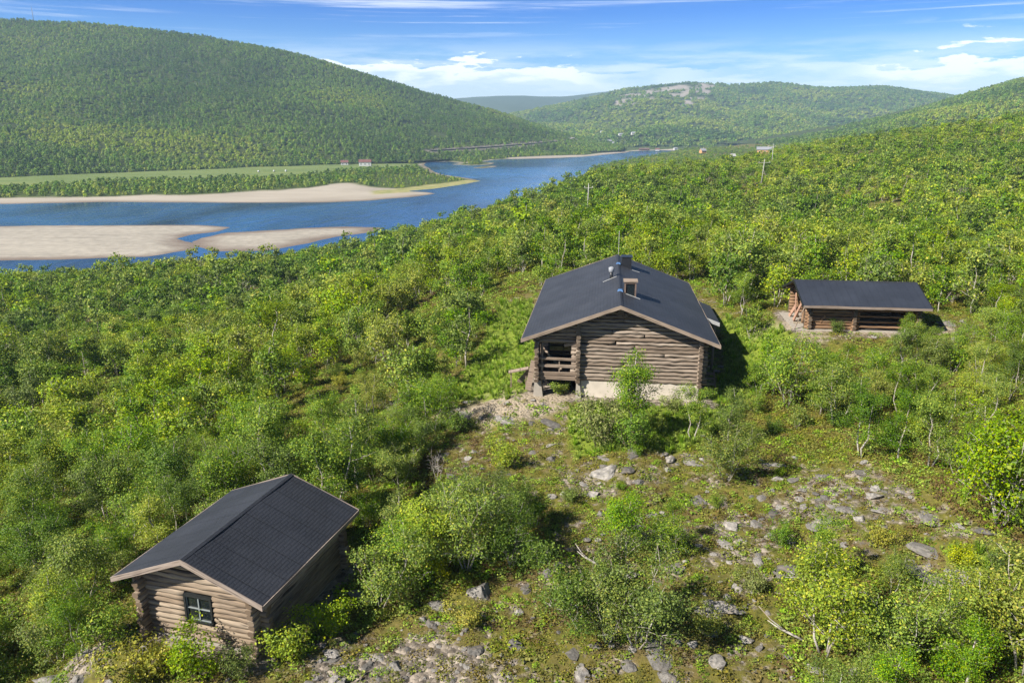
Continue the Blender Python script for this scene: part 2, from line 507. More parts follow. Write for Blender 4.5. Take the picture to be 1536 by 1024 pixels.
def H(x, y):
    x = np.asarray(x, float); y = np.asarray(y, float)
    shp = x.shape; x = x.ravel(); y = y.ravel()
    wx, wy = _warp(x, y)
    z = np.empty(len(x))
    for i in range(0, len(x), 20000):
        a, b = wx[i:i + 20000], wy[i:i + 20000]
        z[i:i + 20000] = _U((a[:, None] - _cx) ** 2 + (b[:, None] - _cy) ** 2) @ _W[:_n] + _W[_n] + _W[_n + 1] * a + _W[_n + 2] * b
    d = seg_dist(x, y, NEAR_SHORE)
    sd = np.where(inside(x, y, NEAR_POLY), d, -d)
    z = np.maximum(z, 1.0)
    k = sstep(0, 55, sd)
    z = np.where(sd > 0, np.minimum(z, 0.05 * sd + k * z), np.maximum(-4, 0.12 * sd))
    r = np.hypot(x, y)
    amp = sstep(0, 40, sd)
    z = z + amp * (0.35 * fbm(x / 9, y / 9, 3) + 0.10 * fbm(x / 1.7 + 40, y / 1.7, 3)) * sstep(500, 60, r) + amp * 1.6 * fbm(x / 70, y / 70, 3) * sstep(70, 200, r)
    for B, e in ((CABIN, (-2.9, 2.8, 0.3, 6.2)), (HOUSE, (-5.2, 5.6, 0.4, 17)), (SHEL, (-2.7, 2.8, 0.2, 7.6))):
        k = sstep(3.5, 0.2, rect_dist(B, x, y, *e))
        z = z * (1 - k) + k * (B['ground'] + 0.04 * fbm(x * 1.3, y * 1.3, 2))
    return z.reshape(shp)


# ------------------------------------------------------------------ clearing polygons, given as outlines on the ground
def ground_px(px, py):
    d = ray(px, py); o = np.array([0, 0, CAMZ])
    t = np.geomspace(12, 1600, 900)
    P = o + d * t[:, None]
    below = np.nonzero(P[:, 2] < H(P[:, 0], P[:, 1]))[0]
    if len(below) == 0: return P[-1]
    i = below[0]; lo, hi = t[max(i - 1, 0)], t[i]
    for _ in range(18):
        m = (lo + hi) / 2; q = o + d * m
        if q[2] < float(H(q[0], q[1])): hi = m
        else: lo = m
    return o + d * hi


def gpoly(pts):
    return np.array([ground_px(*p)[:2] for p in pts])


CLEAR_MAIN = gpoly([(650, 690), (675, 600), (695, 560), (728, 500), (752, 452), (830, 425), (1060, 430), (1088, 470), (1130, 555), (1128, 600), (1040, 640), (1010, 680), (1180, 682),
                    (1290, 690), (1430, 755), (1536, 835), (1560, 880), (1400, 880), (1320, 850), (1200, 850), (1170, 900), (1195, 1040), (1260, 1500), (330, 1500), (400, 1040), (480, 965), (640, 905),
                    (800, 862), (850, 760), (830, 765), (690, 745)])
CLEAR_SHEL = gpoly([(1085, 468), (1170, 462), (1420, 470), (1480, 482), (1440, 512), (1200, 518), (1110, 505)])
CLEAR_CAB = gpoly([(100, 1250), (150, 1030), (165, 960), (210, 930), (430, 960), (520, 880), (560, 890), (480, 1000), (430, 1040), (400, 1250)])
GRAVEL = [gpoly([(425, 1040), (470, 985), (540, 968), (640, 950), (740, 955), (745, 1000), (760, 1040)]), gpoly([(70, 1040), (90, 985), (190, 960), (215, 1040)]),
          gpoly([(640, 625), (745, 598), (850, 590), (855, 612), (760, 632)]), gpoly([(1150, 486), (1205, 484), (1440, 488), (1440, 497), (1300, 499), (1200, 500)]),
          gpoly([(820, 715), (930, 690), (1010, 705), (960, 740), (860, 735)]), gpoly([(1060, 790), (1180, 740), (1200, 690), (1290, 695), (1420, 770), (1330, 800), (1200, 790), (1130, 850), (1060, 860)]),
          gpoly([(1290, 845), (1390, 840), (1470, 880), (1390, 880)])]
GRASSY = [gpoly([(675, 600), (695, 560), (728, 500), (752, 455), (800, 450), (800, 585), (760, 600)]), gpoly([(1085, 470), (1180, 490), (1190, 520), (1125, 600), (1050, 610), (1085, 560)]),
          gpoly([(850, 610), (1050, 600), (1120, 620), (1020, 680), (860, 690)]), gpoly([(1400, 815), (1536, 835), (1560, 880), (1450, 860)])]
SOIL = [gpoly([(1085, 300), (1105, 288), (1125, 290), (1150, 285), (1160, 292), (1120, 302)]), gpoly([(1392, 252), (1420, 255), (1440, 265), (1420, 262)])]

# ------------------------------------------------------------------ near ground sheet
NR, NC = 330, 430
yy = np.geomspace(4.0, 1500.0, NR)
uu = np.linspace(-1.25, 1.25, NC)
YY, UU = np.meshgrid(yy, uu, indexing='ij')
XX = UU * (YY + 14)
YS = YY
ZZ = H(XX, YS)


def grid_faces(r, c):
    i = np.arange(r * c).reshape(r, c)
    return np.stack([i[:-1, :-1], i[:-1, 1:], i[1:, 1:], i[1:, :-1]], -1).reshape(-1, 4)


def rock_weight(x, y):
    w = np.zeros(np.shape(x))
    gwt = (0.82, 0.8, 0.8, 0.85, 0.68, 0.66, 0.68)
    for k, g in enumerate(GRAVEL):
        d = seg_dist(x, y, g, True); d = np.where(inside(x, y, g), d, -d)
        w = np.maximum(w, gwt[k] * sstep(-0.7, 0.7, d + 0.8 * fbm(x / 1.5, y / 1.5, 3)))
    for g in (CLEAR_MAIN, CLEAR_SHEL, CLEAR_CAB):
        w = np.maximum(w, inside(x, y, g) * 0.47)
    for g in GRASSY:
        w = np.where(inside(x, y, g), np.minimum(w, 0.12), w)
    for B, e in ((CABIN, (-2.6, 2.6, 0.3, 6.2)), (HOUSE, (-5, 5.2, 0.0, 17)), (SHEL, (-2.4, 2.7, -0.2, 7.4))):
        w = np.maximum(w, 0.9 * sstep(0.9, 0.1, rect_dist(B, x, y, *e)))
    return w


def grass_weight(x, y):
    w = np.zeros(np.shape(x))
    for g in GRASSY: w = np.maximum(w, inside(x, y, g) * 1.0)
    return w


def soil_weight(x, y):
    w = np.zeros(np.shape(x))
    for g in SOIL: w = np.maximum(w, inside(x, y, g) * 1.0)
    for g in (GRAVEL[2], GRAVEL[3]):
        d = seg_dist(x, y, g, True); d = np.where(inside(x, y, g), d, -d)
        w = np.maximum(w, 0.5 * sstep(-0.5, 0.5, d + 0.9 * fbm(x / 1.3, y / 1.3, 3)))
    return w


def ground_mat():
    t = NT('heath_ground')
    co = t.n('ShaderNodeTexCoord').outputs['Object']
    at_ = t.n('ShaderNodeAttribute', {'attribute_name': 'cover'}).outputs['Color']
    sp = t.n('ShaderNodeSeparateColor', Color=at_)
    rock, grass, soil = sp.outputs[0], sp.outputs[1], sp.outputs[2]
    n1 = t.noise(co, 0.9, 6, 0.6); n2 = t.noise(co, 3.2, 6, 0.62); n3 = t.noise(co, 14.0, 5, 0.65); n4 = t.noise(t.mapv(co, loc=(9, 4, 0)), 0.5, 4)
    veg = t.ramp(n2, [(0.30, (0.040, 0.042, 0.012)), (0.42, (0.085, 0.085, 0.018)), (0.58, (0.145, 0.132, 0.025)), (0.75, (0.14, 0.10, 0.04))])
    veg = t.mix(t.ramp(n4, [(0.48, (0, 0, 0)), (0.66, (0.8, 0.8, 0.8))]), veg, t.ramp(n3, [(0.3, (0.07, 0.05, 0.022)), (0.7, (0.18, 0.135, 0.055))]))
    gr = t.ramp(n3, [(0.3, (0.075, 0.115, 0.012)), (0.7, (0.20, 0.24, 0.03))])
    veg = t.mix(grass, veg, gr)
    vor = t.n('ShaderNodeTexVoronoi', Vector=co, Scale=5.5)
    vc = t.n('ShaderNodeSeparateColor', Color=vor.outputs['Color']).outputs[0]
    rk = t.ramp(t.math('ADD', t.math('MULTIPLY', vc, 0.6), t.math('MULTIPLY', n3, 0.4)), [(0.2, (0.085, 0.072, 0.058)), (0.5, (0.18, 0.152, 0.122)), (0.8, (0.33, 0.28, 0.228))])
    fac = t.math('ADD', t.math('ADD', rock, t.math('MULTIPLY', t.math('SUBTRACT', n1, 0.5), 1.3)), t.math('MULTIPLY', t.math('SUBTRACT', n2, 0.5), 1.0))
    rf = t.ramp(fac, [(0.50, (0, 0, 0)), (0.70, (1, 1, 1))])
    c = t.mix(rf, veg, rk)
    c = t.mix(t.math('MULTIPLY', soil, 1.9, clamp=True), c, t.mix(t.math('GREATER_THAN', soil, 0.75), t.ramp(n3, [(0.3, (0.21, 0.17, 0.115)), (0.7, (0.38, 0.32, 0.24))]), (0.36, 0.22, 0.09)))
    h = t.math('ADD', t.math('MULTIPLY', n2, 0.6), t.math('ADD', t.math('MULTIPLY', n3, 0.3), t.math('MULTIPLY', t.math('MULTIPLY', rf, vor.outputs['Distance']), -0.8)))
    t.bsdf(c, 0.92, h, 0.8, 0.12, 0.15)
    return t.mat


def colour_attr(me, name, rgb):
    a = me.color_attributes.new(name, 'FLOAT_COLOR', 'POINT')
    c = np.concatenate([rgb, np.ones((len(rgb), 1))], 1).astype(np.float32)
    a.data.foreach_set('color', c.ravel())


gv = np.stack([XX, YS, ZZ], -1).reshape(-1, 3)
me = np_mesh('ground', gv, grid_faces(NR, NC), [ground_mat()], smooth=True)
colour_attr(me, 'cover', np.stack([rock_weight(gv[:, 0], gv[:, 1]), grass_weight(gv[:, 0], gv[:, 1]), soil_weight(gv[:, 0], gv[:, 1])], 1))
tag(link('ground', me), 'heath and rock hillside with mossy clearings falling to the river', 'ground', kind='structure')

# ------------------------------------------------------------------ river and far bank
def water_mat():
    t = NT('river_water')
    co = t.n('ShaderNodeTexCoord').outputs['Object']
    w1 = t.noise(t.mapv(co, (0.20, 0.06, 1), rot=(0, 0, 0.25)), 1.0, 3, 0.6)
    w2 = t.noise(t.mapv(co, (0.06, 0.02, 1), rot=(0, 0, -0.35)), 1.0, 4, 0.6, 0.6)
    w3 = t.noise(t.mapv(co, (0.010, 0.0045, 1), rot=(0, 0, -0.5)), 1.0, 5, 0.55, 0.8)
    bs = t.ramp(w3, [(0.38, (0.12,) * 3), (0.60, (0.6,) * 3)])
    h = t.math('ADD', t.math('MULTIPLY', w1, 0.35), t.math('MULTIPLY', w2, 2.2))
    c = t.ramp(w3, [(0.38, (0.003, 0.020, 0.070)), (0.62, (0.020, 0.095, 0.25))])
    b = t.n('ShaderNodeBsdfPrincipled', Base_Color=c, Roughness=0.16)
    b.inputs['IOR'].default_value = 1.33; b.inputs['Specular IOR Level'].default_value = 0.22
    bm = t.n('ShaderNodeBump', Height=h, Strength=bs, Distance=0.9)
    t.t.links.new(bm.outputs[0], b.inputs['Normal'])
    t.t.links.new(b.outputs[0], t.out.inputs['Surface'])
    return t.mat


wv = np.array([[-2600, 40, 0], [2600, 40, 0], [2600, 2600, 0], [-2600, 2600, 0]], float)
tag(link('river', np_mesh('river', wv, [[0, 1, 2, 3]], [water_mat()])), 'wide blue river winding up the valley', 'river', kind='structure')


def sand_mat(name, pale):
    t = NT(name)
    co = t.n('ShaderNodeTexCoord').outputs['Object']
    z = t.n('ShaderNodeSeparateXYZ', Vector=co).outputs[2]
    n1 = t.noise(t.mapv(co, (0.012, 0.05, 1)), 1.0, 5, 0.6); n2 = t.noise(co, 0.3, 5, 0.65)
    dry = t.ramp(n1, [(0.3, tuple(x * 0.78 for x in pale)), (0.65, pale)])
    dry = t.mix(0.4, dry, t.ramp(n2, [(0.35, tuple(x * 0.45 for x in pale)), (0.6, pale)]))
    n4 = t.noise(t.mapv(co, (0.02, 0.16, 1)), 1.0, 6, 0.7, 0.6)
    dry = t.mix(t.ramp(n4, [(0.54, (0, 0, 0)), (0.64, (0.6, 0.6, 0.6))]), dry, tuple(x * 0.55 for x in pale))
    wet = t.ramp(t.math('ADD', z, t.math('MULTIPLY', t.math('SUBTRACT', n1, 0.5), 0.7)), [(0.04, (0, 0, 0)), (0.34, (1, 1, 1))])
    t.bsdf(t.mix(wet, (0.16, 0.125, 0.10), dry), 0.9, n2, 0.3, 0.1, 0.2)
    return t.mat


SAND = sand_mat('pale_river_sand', (0.36, 0.325, 0.27))


def poly_sheet(pxs, res, slope, zmax, x_pad=10):
    """gently domed sandbank above the water whose outline is pxs on the plane z=0"""
    P = np.array([onz(*p)[:2] for p in pxs])
    x0, y0 = P.min(0) - x_pad; x1, y1 = P.max(0) + x_pad
    nx, ny = int((x1 - x0) / res) + 2, int((y1 - y0) / res) + 2
    gx, gy = np.meshgrid(np.linspace(x0, x1, nx), np.linspace(y0, y1, ny))
    d = seg_dist(gx, gy, P, True); d = np.where(inside(gx, gy, P), d, -d)
    d = d + 1.4 * fbm(gx / 16, gy / 16, 3)
    z = np.clip(d * slope, -0.5, None); z = np.where(z > 0, zmax * np.tanh(z / zmax), z) + 0.04 * (d > 3) * fbm(gx / 5, gy / 5, 2)
    v = np.stack([gx, gy, z], -1).reshape(-1, 3)
    f = grid_faces(ny, nx)
    f = f[(v[f][..., 2] > -0.45).any(1)]
    return v, f


BAR1 = [(-420, 352), (-200, 342), (0, 339), (150, 338), (300, 337.5), (346, 341), (320, 348), (290, 352), (266, 358), (275, 362), (296, 366), (292, 374), (219, 385), (100, 389), (0, 391), (-200, 396), (-420, 404)]
BAR2 = [(290, 362), (300, 357), (342, 349), (456, 342), (540, 340), (579, 341.5), (556, 349), (501, 355), (465, 365), (401, 375), (319, 378), (297, 371)]
for nm, bar, lab in (('sandbank', BAR1, 'broad pale sandbank in the river at the left edge'), ('sandbank', BAR2, 'narrow tapering sandbank next to the broad one in the river')):
    v, f = poly_sheet(bar, 1.4, 0.035, 0.75)
    tag(link(nm, np_mesh(nm, v, f, [SAND], smooth=True)), lab, 'sandbank', kind='structure')

FAR_SHORE = [(-900, 318), (-400, 311), (-150, 307.5), (0, 306), (150, 303), (350, 304.5), (480, 304), (560, 300.5), (620, 295), (657, 290.5), (640, 288), (610, 287), (650, 283), (690, 278), (721, 271.5), (700, 267), (668, 262),
             (650, 257), (636, 248), (640, 244), (672, 242.5), (690, 245), (720, 243), (742, 240), (760, 239), (830, 237.5), (880, 235), (905, 232.5), (940, 229), (946, 227), (990, 225.5), (1010, 226), (1100, 225)]
FAR_POLY = np.vstack([[onz(*p)[:2] for p in FAR_SHORE], [[3000, 1500], [3000, 7000], [-4000, 7000], [-4000, 400]]])
ISLES = [np.array([onz(*p)[:2] for p in q]) for q in ([(676, 247), (700, 243.5), (728, 243), (745, 244.5), (736, 247), (706, 248.5)], [(705, 252), (722, 250), (740, 248.5), (748, 249.5), (725, 253)])]


def far_z(x, y):
    d = seg_dist(x, y, FAR_POLY, True); d = np.where(inside(x, y, FAR_POLY), d, -d)
    for i in ISLES:
        e = seg_dist(x, y, i, True); d = np.maximum(d, np.where(inside(x, y, i), e, -e))
    d = d + 1.6 * fbm(x / 24, y / 24, 3)
    return np.where(d > 0, 3.2 * np.tanh(d * 0.035 / 3.2) + 0.2 * (d > 25) * fbm(x / 30, y / 30, 2), np.maximum(-3, 0.06 * d)), d


NR2, NC2 = 300, 460
yf = np.geomspace(300, 6500, NR2); uf = np.linspace(-1.3, 1.0, NC2)
Y2, U2 = np.meshgrid(yf, uf, indexing='ij'); X2 = U2 * Y2
Z2, D2 = far_z(X2, Y2)
MEADOW = np.array([onz(*p, 2.5)[:2] for p in [(-700, 296), (0, 282), (60, 281), (150, 274), (250, 272), (330, 270), (440, 268), (500, 260), (560, 254.5), (620, 250), (618, 243), (590, 243), (480, 248), (350, 253), (200, 259), (60, 265), (0, 268), (-700, 280)]])
SPIT = np.array([onz(*p, 0.3)[:2] for p in [(560, 288), (600, 283), (660, 276), (700, 270), (722, 271), (700, 276), (660, 282), (610, 289), (560, 293)]])


def far_mat():
    t = NT('far_bank_cover')
    co = t.n('ShaderNodeTexCoord').outputs['Object']
    sp = t.n('ShaderNodeSeparateColor', Color=t.n('ShaderNodeAttribute', {'attribute_name': 'cover'}).outputs['Color'])
    n1 = t.noise(t.mapv(co, (0.010, 0.03, 1)), 1.0, 5, 0.6); n2 = t.noise(co, 0.12, 5, 0.6)
    z = t.n('ShaderNodeSeparateXYZ', Vector=co).outputs[2]
    wet = t.ramp(t.math('ADD', z, t.math('MULTIPLY', t.math('SUBTRACT', n1, 0.5), 0.5)), [(0.05, (0, 0, 0)), (0.32, (1, 1, 1))])
    sand = t.mix(wet, (0.17, 0.135, 0.105), t.ramp(n1, [(0.3, (0.27, 0.235, 0.19)), (0.7, (0.37, 0.33, 0.27))]))
    mead = t.ramp(n1, [(0.3, (0.095, 0.14, 0.04)), (0.7, (0.16, 0.195, 0.06))])
    scrub = t.ramp(n2, [(0.3, (0.035, 0.055, 0.012)), (0.7, (0.08, 0.10, 0.02))])
    spit = t.ramp(n2, [(0.3, (0.16, 0.19, 0.05)), (0.6, (0.30, 0.27, 0.12)), (0.8, (0.42, 0.34, 0.2))])
    c = t.mix(sp.outputs[0], scrub, sand)
    c = t.mix(sp.outputs[1], c, mead)
    c = t.mix(sp.outputs[2], c, spit)
    t.bsdf(c, 0.92, n2, 0.3, 0.3, 0.15)
    return t.mat


BEACH = np.array([onz(*p)[:2] for p in [(-900, 330), (-400, 320), (0, 312), (200, 310), (480, 312), (670, 294), (655, 287), (600, 284), (560, 283), (520, 279), (470, 284), (420, 290), (330, 293), (150, 297), (0, 299), (-400, 304), (-900, 310)]])
BEACH2 = np.array([onz(*p)[:2] for p in [(760, 241), (880, 238), (950, 231), (1015, 227.5), (1015, 224.5), (950, 226), (935, 227.5), (900, 230.5), (880, 233), (760, 237.5)]])


def far_cover(x, y, d):
    nz = 5 * fbm(x / 30, y / 30, 3)
    def sd(P):
        e = seg_dist(x, y, P, True); return np.where(inside(x, y, P), e, -e)
    sand = np.maximum(sstep(-4, 6, sd(BEACH) + nz), sstep(-3, 3, sd(BEACH2)))
    sand = np.maximum(sand, (d < 6) * 0.8)
    return sand, sstep(-4, 4, sd(MEADOW) + nz * 0.4), sstep(-3, 3, sd(SPIT) + nz * 0.5)


fv = np.stack([X2, Y2, Z2], -1).reshape(-1, 3)
me = np_mesh('far_bank', fv, grid_faces(NR2, NC2), [far_mat()], smooth=True)
colour_attr(me, 'cover', np.stack(far_cover(fv[:, 0], fv[:, 1], D2.ravel()), 1))
tag(link('far_bank', me), 'flat far river bank with sandy beach and pale green meadow', 'river bank', kind='structure')


# ------------------------------------------------------------------ hills: lofted from a base line to a ridge line and down behind
def resample(P, n):
    P = np.array(P, float); s = np.concatenate([[0], np.cumsum(np.hypot(np.diff(P[:, 0]), np.diff(P[:, 1])))])
    q = np.linspace(0, s[-1], n)
    k = np.ones(7) / 7
    out = np.stack([np.interp(q, s, P[:, i]) for i in range(P.shape[1])], 1)
    pad = np.vstack([np.repeat(out[:1], 3, 0), out, np.repeat(out[-1:], 3, 0)])
    return np.stack([np.convolve(pad[:, i], k, 'valid') for i in range(P.shape[1])], 1)


def hill_mesh(base, ridge, n=160, m=60, bow=0.0, rough=5.0, back=900, drop=6.0, sc=160.0):
    b = resample(base, n); r = resample(ridge, n).copy()
    r[:, 2] -= drop
    t = np.linspace(0, 1, m)
    T = t[None, :, None]
    front = b[:, None, :] * (1 - T) + r[:, None, :] * T
    prof = t + bow * np.sin(PI * t) * 0.5
    front[..., 2] = b[:, None, 2] + (r[:, 2] - b[:, 2])[:, None] * prof[None, :]
    env = np.sin(PI * np.clip(t, 0, 1)) [None, :]
    front[..., 2] += rough * env * fbm(front[..., 0] / sc, front[..., 1] / sc, 4) + 1.5 * fbm(front[..., 0] / 30, front[..., 1] / 30, 2) * np.minimum(1, t * 8)[None, :]
    k = 10
    s = np.linspace(0, 1, k + 1)[1:]
    dirv = np.stack([r[:, 0] * 0, np.ones(n)], 1)
    bk = np.empty((n, k, 3))
    bk[..., :2] = r[:, None, :2] + dirv[:, None, :] * (back * s)[None, :, None]
    bk[..., 2] = r[:, None, 2] * (1 - s[None, :] ** 1.5) - 2
    V = np.concatenate([front, bk], 1)
    return V


def hill_mat(name, a, b, rock=(0.30, 0.26, 0.225)):
    t = NT(name)
    co = t.n('ShaderNodeTexCoord').outputs['Object']
    n1 = t.noise(co, 0.05, 6, 0.65); n2 = t.noise(co, 0.006, 4, 0.55)
    c = t.ramp(n1, [(0.3, a), (0.7, b)])
    sp = t.n('ShaderNodeSeparateColor', Color=t.n('ShaderNodeAttribute', {'attribute_name': 'cover'}).outputs['Color'])
    c = t.mix(sp.outputs[0], c, t.ramp(n1, [(0.3, tuple(x * 0.7 for x in rock)), (0.7, rock)]))
    t.bsdf(c, 0.95, n1, 0.6, 2.0, 0.1)
    return t.mat


HM = hill_mat('forested_hill_floor', (0.030, 0.045, 0.012), (0.060, 0.075, 0.02))
HILLS = {}


def add_hill(key, base, ridge, label, n=160, m=60, rockpoly=None, **kw):
    V = hill_mesh(base, ridge, n, m, **kw)
    nn, mm = V.shape[:2]
    fl = V.reshape(-1, 3)
    me = np_mesh('hill', fl, grid_faces(nn, mm)[:, ::-1], [HM], smooth=True)
    rk = np.zeros(len(fl))
    if rockpoly is not None:
        qx, qy = proj(fl[:, 0], fl[:, 1], fl[:, 2])
        rk = inside(qx, qy, rockpoly) * sstep(-0.5, 0.25, fbm(fl[:, 0] / 60 + 3, fl[:, 2] / 14, 4))
    colour_attr(me, 'cover', np.stack([rk, rk * 0, rk * 0], 1))
    tag(link('hill', me), label, 'hill', kind='structure')
    HILLS[key] = (V, rk.reshape(nn, mm), m)


def onland(px, py): return onz(px, py, 2.5)


add_hill('left', [onz(-900, 284, 2.4), onland(-300, 276), onland(0, 268), onland(150, 261), onland(300, 255), onland(450, 248.5), onland(600, 243.5), onland(700, 237), onland(780, 233.5), onland(860, 229.5), onland(935, 226)],
         [at(-900, -60, 1500), at(-300, 10, 1500), at(0, 24, 1500), at(150, 33, 1500), at(300, 49, 1500), at(420, 71, 1520), at(500, 93, 1540), at(580, 118, 1560), at(650, 139, 1580), at(750, 165, 1600), at(870, 206, 1620), at(945, 221, 1600)],
         'long forested hill rising beyond the river on the left', 260, 80, bow=-0.12, rough=9.0)
ROCKP = np.array([(915, 150), (945, 138), (1000, 131), (1045, 124), (1072, 128), (1066, 140), (1045, 158), (1000, 163), (960, 156), (925, 160)], float)
add_hill('mid', [onz(690, 224, 1), onz(820, 223, 1), onz(950, 222.5, 1), onz(1100, 221, 1), onz(1300, 221, 1), onz(1500, 222, 1), onz(1750, 224, 1)],
         [at(640, 185, 2900), at(740, 178, 2900), at(790, 165, 2900), at(850, 154, 2950), at(900, 142, 3000), at(945, 132, 3000), at(1000, 127, 3000), at(1045, 123, 3000), at(1100, 127, 3050), at(1165, 123, 3100), at(1230, 132, 3100), at(1330, 129, 3150),
          at(1395, 140, 3200), at(1450, 147, 3200), at(1600, 165, 3200), at(1750, 180, 3200)],
         'broad green hill with a bare rocky brow at the head of the valley', 240, 80, ROCKP, bow=-0.05, rough=36.0, sc=420.0, drop=4)
add_hill('ridge', [onz(560, 205, 1), onz(760, 205, 1), onz(1000, 205, 1), onz(1250, 205, 1)], [at(560, 160, 5200), at(690, 147, 5200), at(760, 143, 5200), at(850, 146, 5200), at(900, 138, 5200), at(960, 134, 5200), at(1250, 150, 5200)],
         'distant bluish ridge beyond the valley hills', 80, 30, rough=12, sc=400.0, drop=0)
add_hill('right', [at(1180, 222, 800), at(1300, 212, 760), at(1420, 205, 740), at(1560, 196, 720), at(1900, 190, 720)],
         [at(1180, 212, 1250), at(1300, 192, 1250), at(1370, 170, 1250), at(1430, 158, 1250), at(1480, 143, 1250), at(1536, 123, 1250), at(1640, 92, 1250), at(1900, 50, 1250)],
         'forested hill shoulder entering from the right edge', 120, 50, rough=8)

# ------------------------------------------------------------------ trees
def leaf_quads(c, n_out, size, flat=0.35, seed=0):
    """rhombic leaves: c centres (n,3), n_out outward hints (n,3)"""
    g = np.random.default_rng(seed)
    n = len(c)
    nr = g.standard_normal((n, 3)) * 0.8 + n_out * 1.0 + np.array([-0.12, -0.08, flat + 0.25])
    nr /= np.linalg.norm(nr, axis=1)[:, None] + 1e-9
    a = g.standard_normal((n, 3)); a -= (a * nr).sum(1)[:, None] * nr; a /= np.linalg.norm(a, axis=1)[:, None] + 1e-9
    b = np.cross(nr, a)
    s = (size * g.uniform(0.65, 1.35, n))[:, None]
    fold = nr * s * 0.12
    V = np.stack([c - a * s * 0.5, c + b * s * 0.36 + fold, c + a * s * 0.55, c - b * s * 0.36 + fold], 1).reshape(-1, 3)
    return V, np.arange(4 * n).reshape(n, 4)


def tree_skeleton(seed, height, stems, lean, spread, bush=False):
    """returns limbs [(points, radii)] and foliage anchor points"""
    g = np.random.default_rng(seed)
    limbs, anchors = [], []
    az0 = g.uniform(0, 2 * PI)
    for s in range(stems):
        az = az0 + 2 * PI * s / max(1, stems) + g.uniform(-0.5, 0.5)
        ln = g.uniform(0.4, 1.0) * lean
        h = height * g.uniform(0.78, 1.0)
        k = 7; t = np.linspace(0, 1, k)
        out = np.array([math.cos(az), math.sin(az), 0])
        p = np.zeros((k, 3)); p[:, 2] = h * t
        p += out * (ln * h * (t ** 0.85))[:, None]
        p[1:] += g.standard_normal((k - 1, 3)) * np.array([1, 1, 0.3]) * 0.05 * h * 0.4
        p[:, :2] += out[:2] * g.uniform(0.02, 0.12)
        r0 = (0.022 if bush else 0.014) * height / max(1, stems ** 0.35) * g.uniform(0.8, 1.15)
        r0 = max(0.015, r0 if not bush else r0 * 0.5)
        limbs.append((p, r0 * (1 - 0.82 * t)))
        nb = int(g.integers(9, 14)) if not bush else int(g.integers(5, 8))
        if spread < 0.85: nb = 32
        for i in range(nb):
            tb = g.uniform(0.22 if not bush else 0.1, 0.97)
            q = np.array([np.interp(tb, t, p[:, d]) for d in range(3)])
            ba = az + g.uniform(-PI, PI)
            L = spread * g.uniform(0.55, 1.05) * (1.12 - 0.75 * tb) * height * 0.36
            el = g.uniform(0.05, 0.75)
            d = np.array([math.cos(ba) * math.cos(el), math.sin(ba) * math.cos(el), math.sin(el)])
            u = np.linspace(0, 1, 4)
            bp = q + d * (L * u)[:, None] + np.array([0, 0, 1]) * (L * 0.18 * u ** 2)[:, None] + g.standard_normal((4, 3)) * 0.03 * L * u[:, None]
            limbs.append((bp, r0 * 0.34 * (1 - tb * 0.6) * (1 - 0.8 * u) + 0.003))
            for e in np.linspace(0.45, 1.0, 3): anchors.append(bp[0] + (bp[-1] - bp[0]) * e)
            for w in range(2):
                sb = g.uniform(0.3, 0.9)
                o = bp[0] + (bp[-1] - bp[0]) * sb
                sd = d + g.standard_normal(3) * 0.7; sd /= np.linalg.norm(sd)
                sp = o + sd * (L * 0.5 * np.array([0, 0.5, 1.0]))[:, None]
                limbs.append((sp, np.array([0.008, 0.006, 0.003])))
                anchors.append(sp[1]); anchors.append(sp[2])
        anchors.append(p[-1]); anchors.append(p[-2])
    return limbs, np.array(anchors)


def crown_mesh(seed, anchors, per, sig, size, keep=1.0):
    g = np.random.default_rng(seed + 99)
    a = anchors if keep >= 1 else anchors[g.random(len(anchors)) < keep]
    w = g.uniform(0.35, 1.6, len(a))
    cnt = np.maximum(1, (per * w)).astype(int)
    c = np.repeat(a, cnt, 0)
    off = g.standard_normal(c.shape) * sig * np.array([1, 1, 0.7])
    c = c + off
    c[:, 2] = np.maximum(c[:, 2], 0.06)
    mid = anchors.mean(0)
    o = c - mid; o /= np.linalg.norm(o, axis=1)[:, None] + 1e-9
    return leaf_quads(c, o, size, seed=seed + 5)


def trunk_mesh(limbs, n=6, rmin=0.0):
    mb = MB()
    for p, r in limbs:
        if r[0] < rmin: continue
        mb.tube(p, np.maximum(r, 0.002), n if r[0] > 0.02 else 4)
    return np.array(mb.v, float).reshape(-1, 3), mb.f


SPEC = [  # seed, height, stems, lean, spread   (mountain birches)
    (11, 3.6, 3, 0.32, 1.0), (12, 4.2, 2, 0.20, 0.95), (13, 3.1, 4, 0.42, 1.1), (14, 4.6, 1, 0.08, 0.9), (15, 3.4, 5, 0.40, 1.05), (16, 2.8, 3, 0.45, 1.25), (17, 4.6, 1, 0.03, 0.80)]
BUSHSPEC = [(31, 1.3, 7, 0.6, 1.0), (32, 1.0, 8, 0.8, 1.1), (33, 1.7, 6, 0.45, 0.9)]
TREES = []   # dicts with trunk mesh datablock and crown geometry at two levels
for sd, h, st, ln, spd in SPEC:
    limbs, anc = tree_skeleton(sd, h, st, ln, spd)
    d = {'h': h, 'limbs': limbs, 'anc': anc}
    mb = MB()
    for p, r in limbs: mb.tube(p, np.maximum(r, 0.003), 6 if r[0] > 0.02 else 4)
    m_ = bpy.data.meshes.new('birch_trunk'); m_.from_pydata(mb.v, [], mb.f); m_.polygons.foreach_set('use_smooth', [True] * len(mb.f)); m_.materials.append(BARK); m_.update()
    d['trunk'] = m_
    tot = len(anc)
    v, f = crown_mesh(sd, anc, 8200 / tot, 0.17, 0.068); d['crown0'] = np_mesh('birch_crown', v, f, [LEAF[0]])
    v, f = crown_mesh(sd, anc, 1700 / tot, 0.19, 0.15); d['crown1'] = np_mesh('birch_crown', v, f, [LEAF[0]])
    TREES.append(d)
BUSHES = []
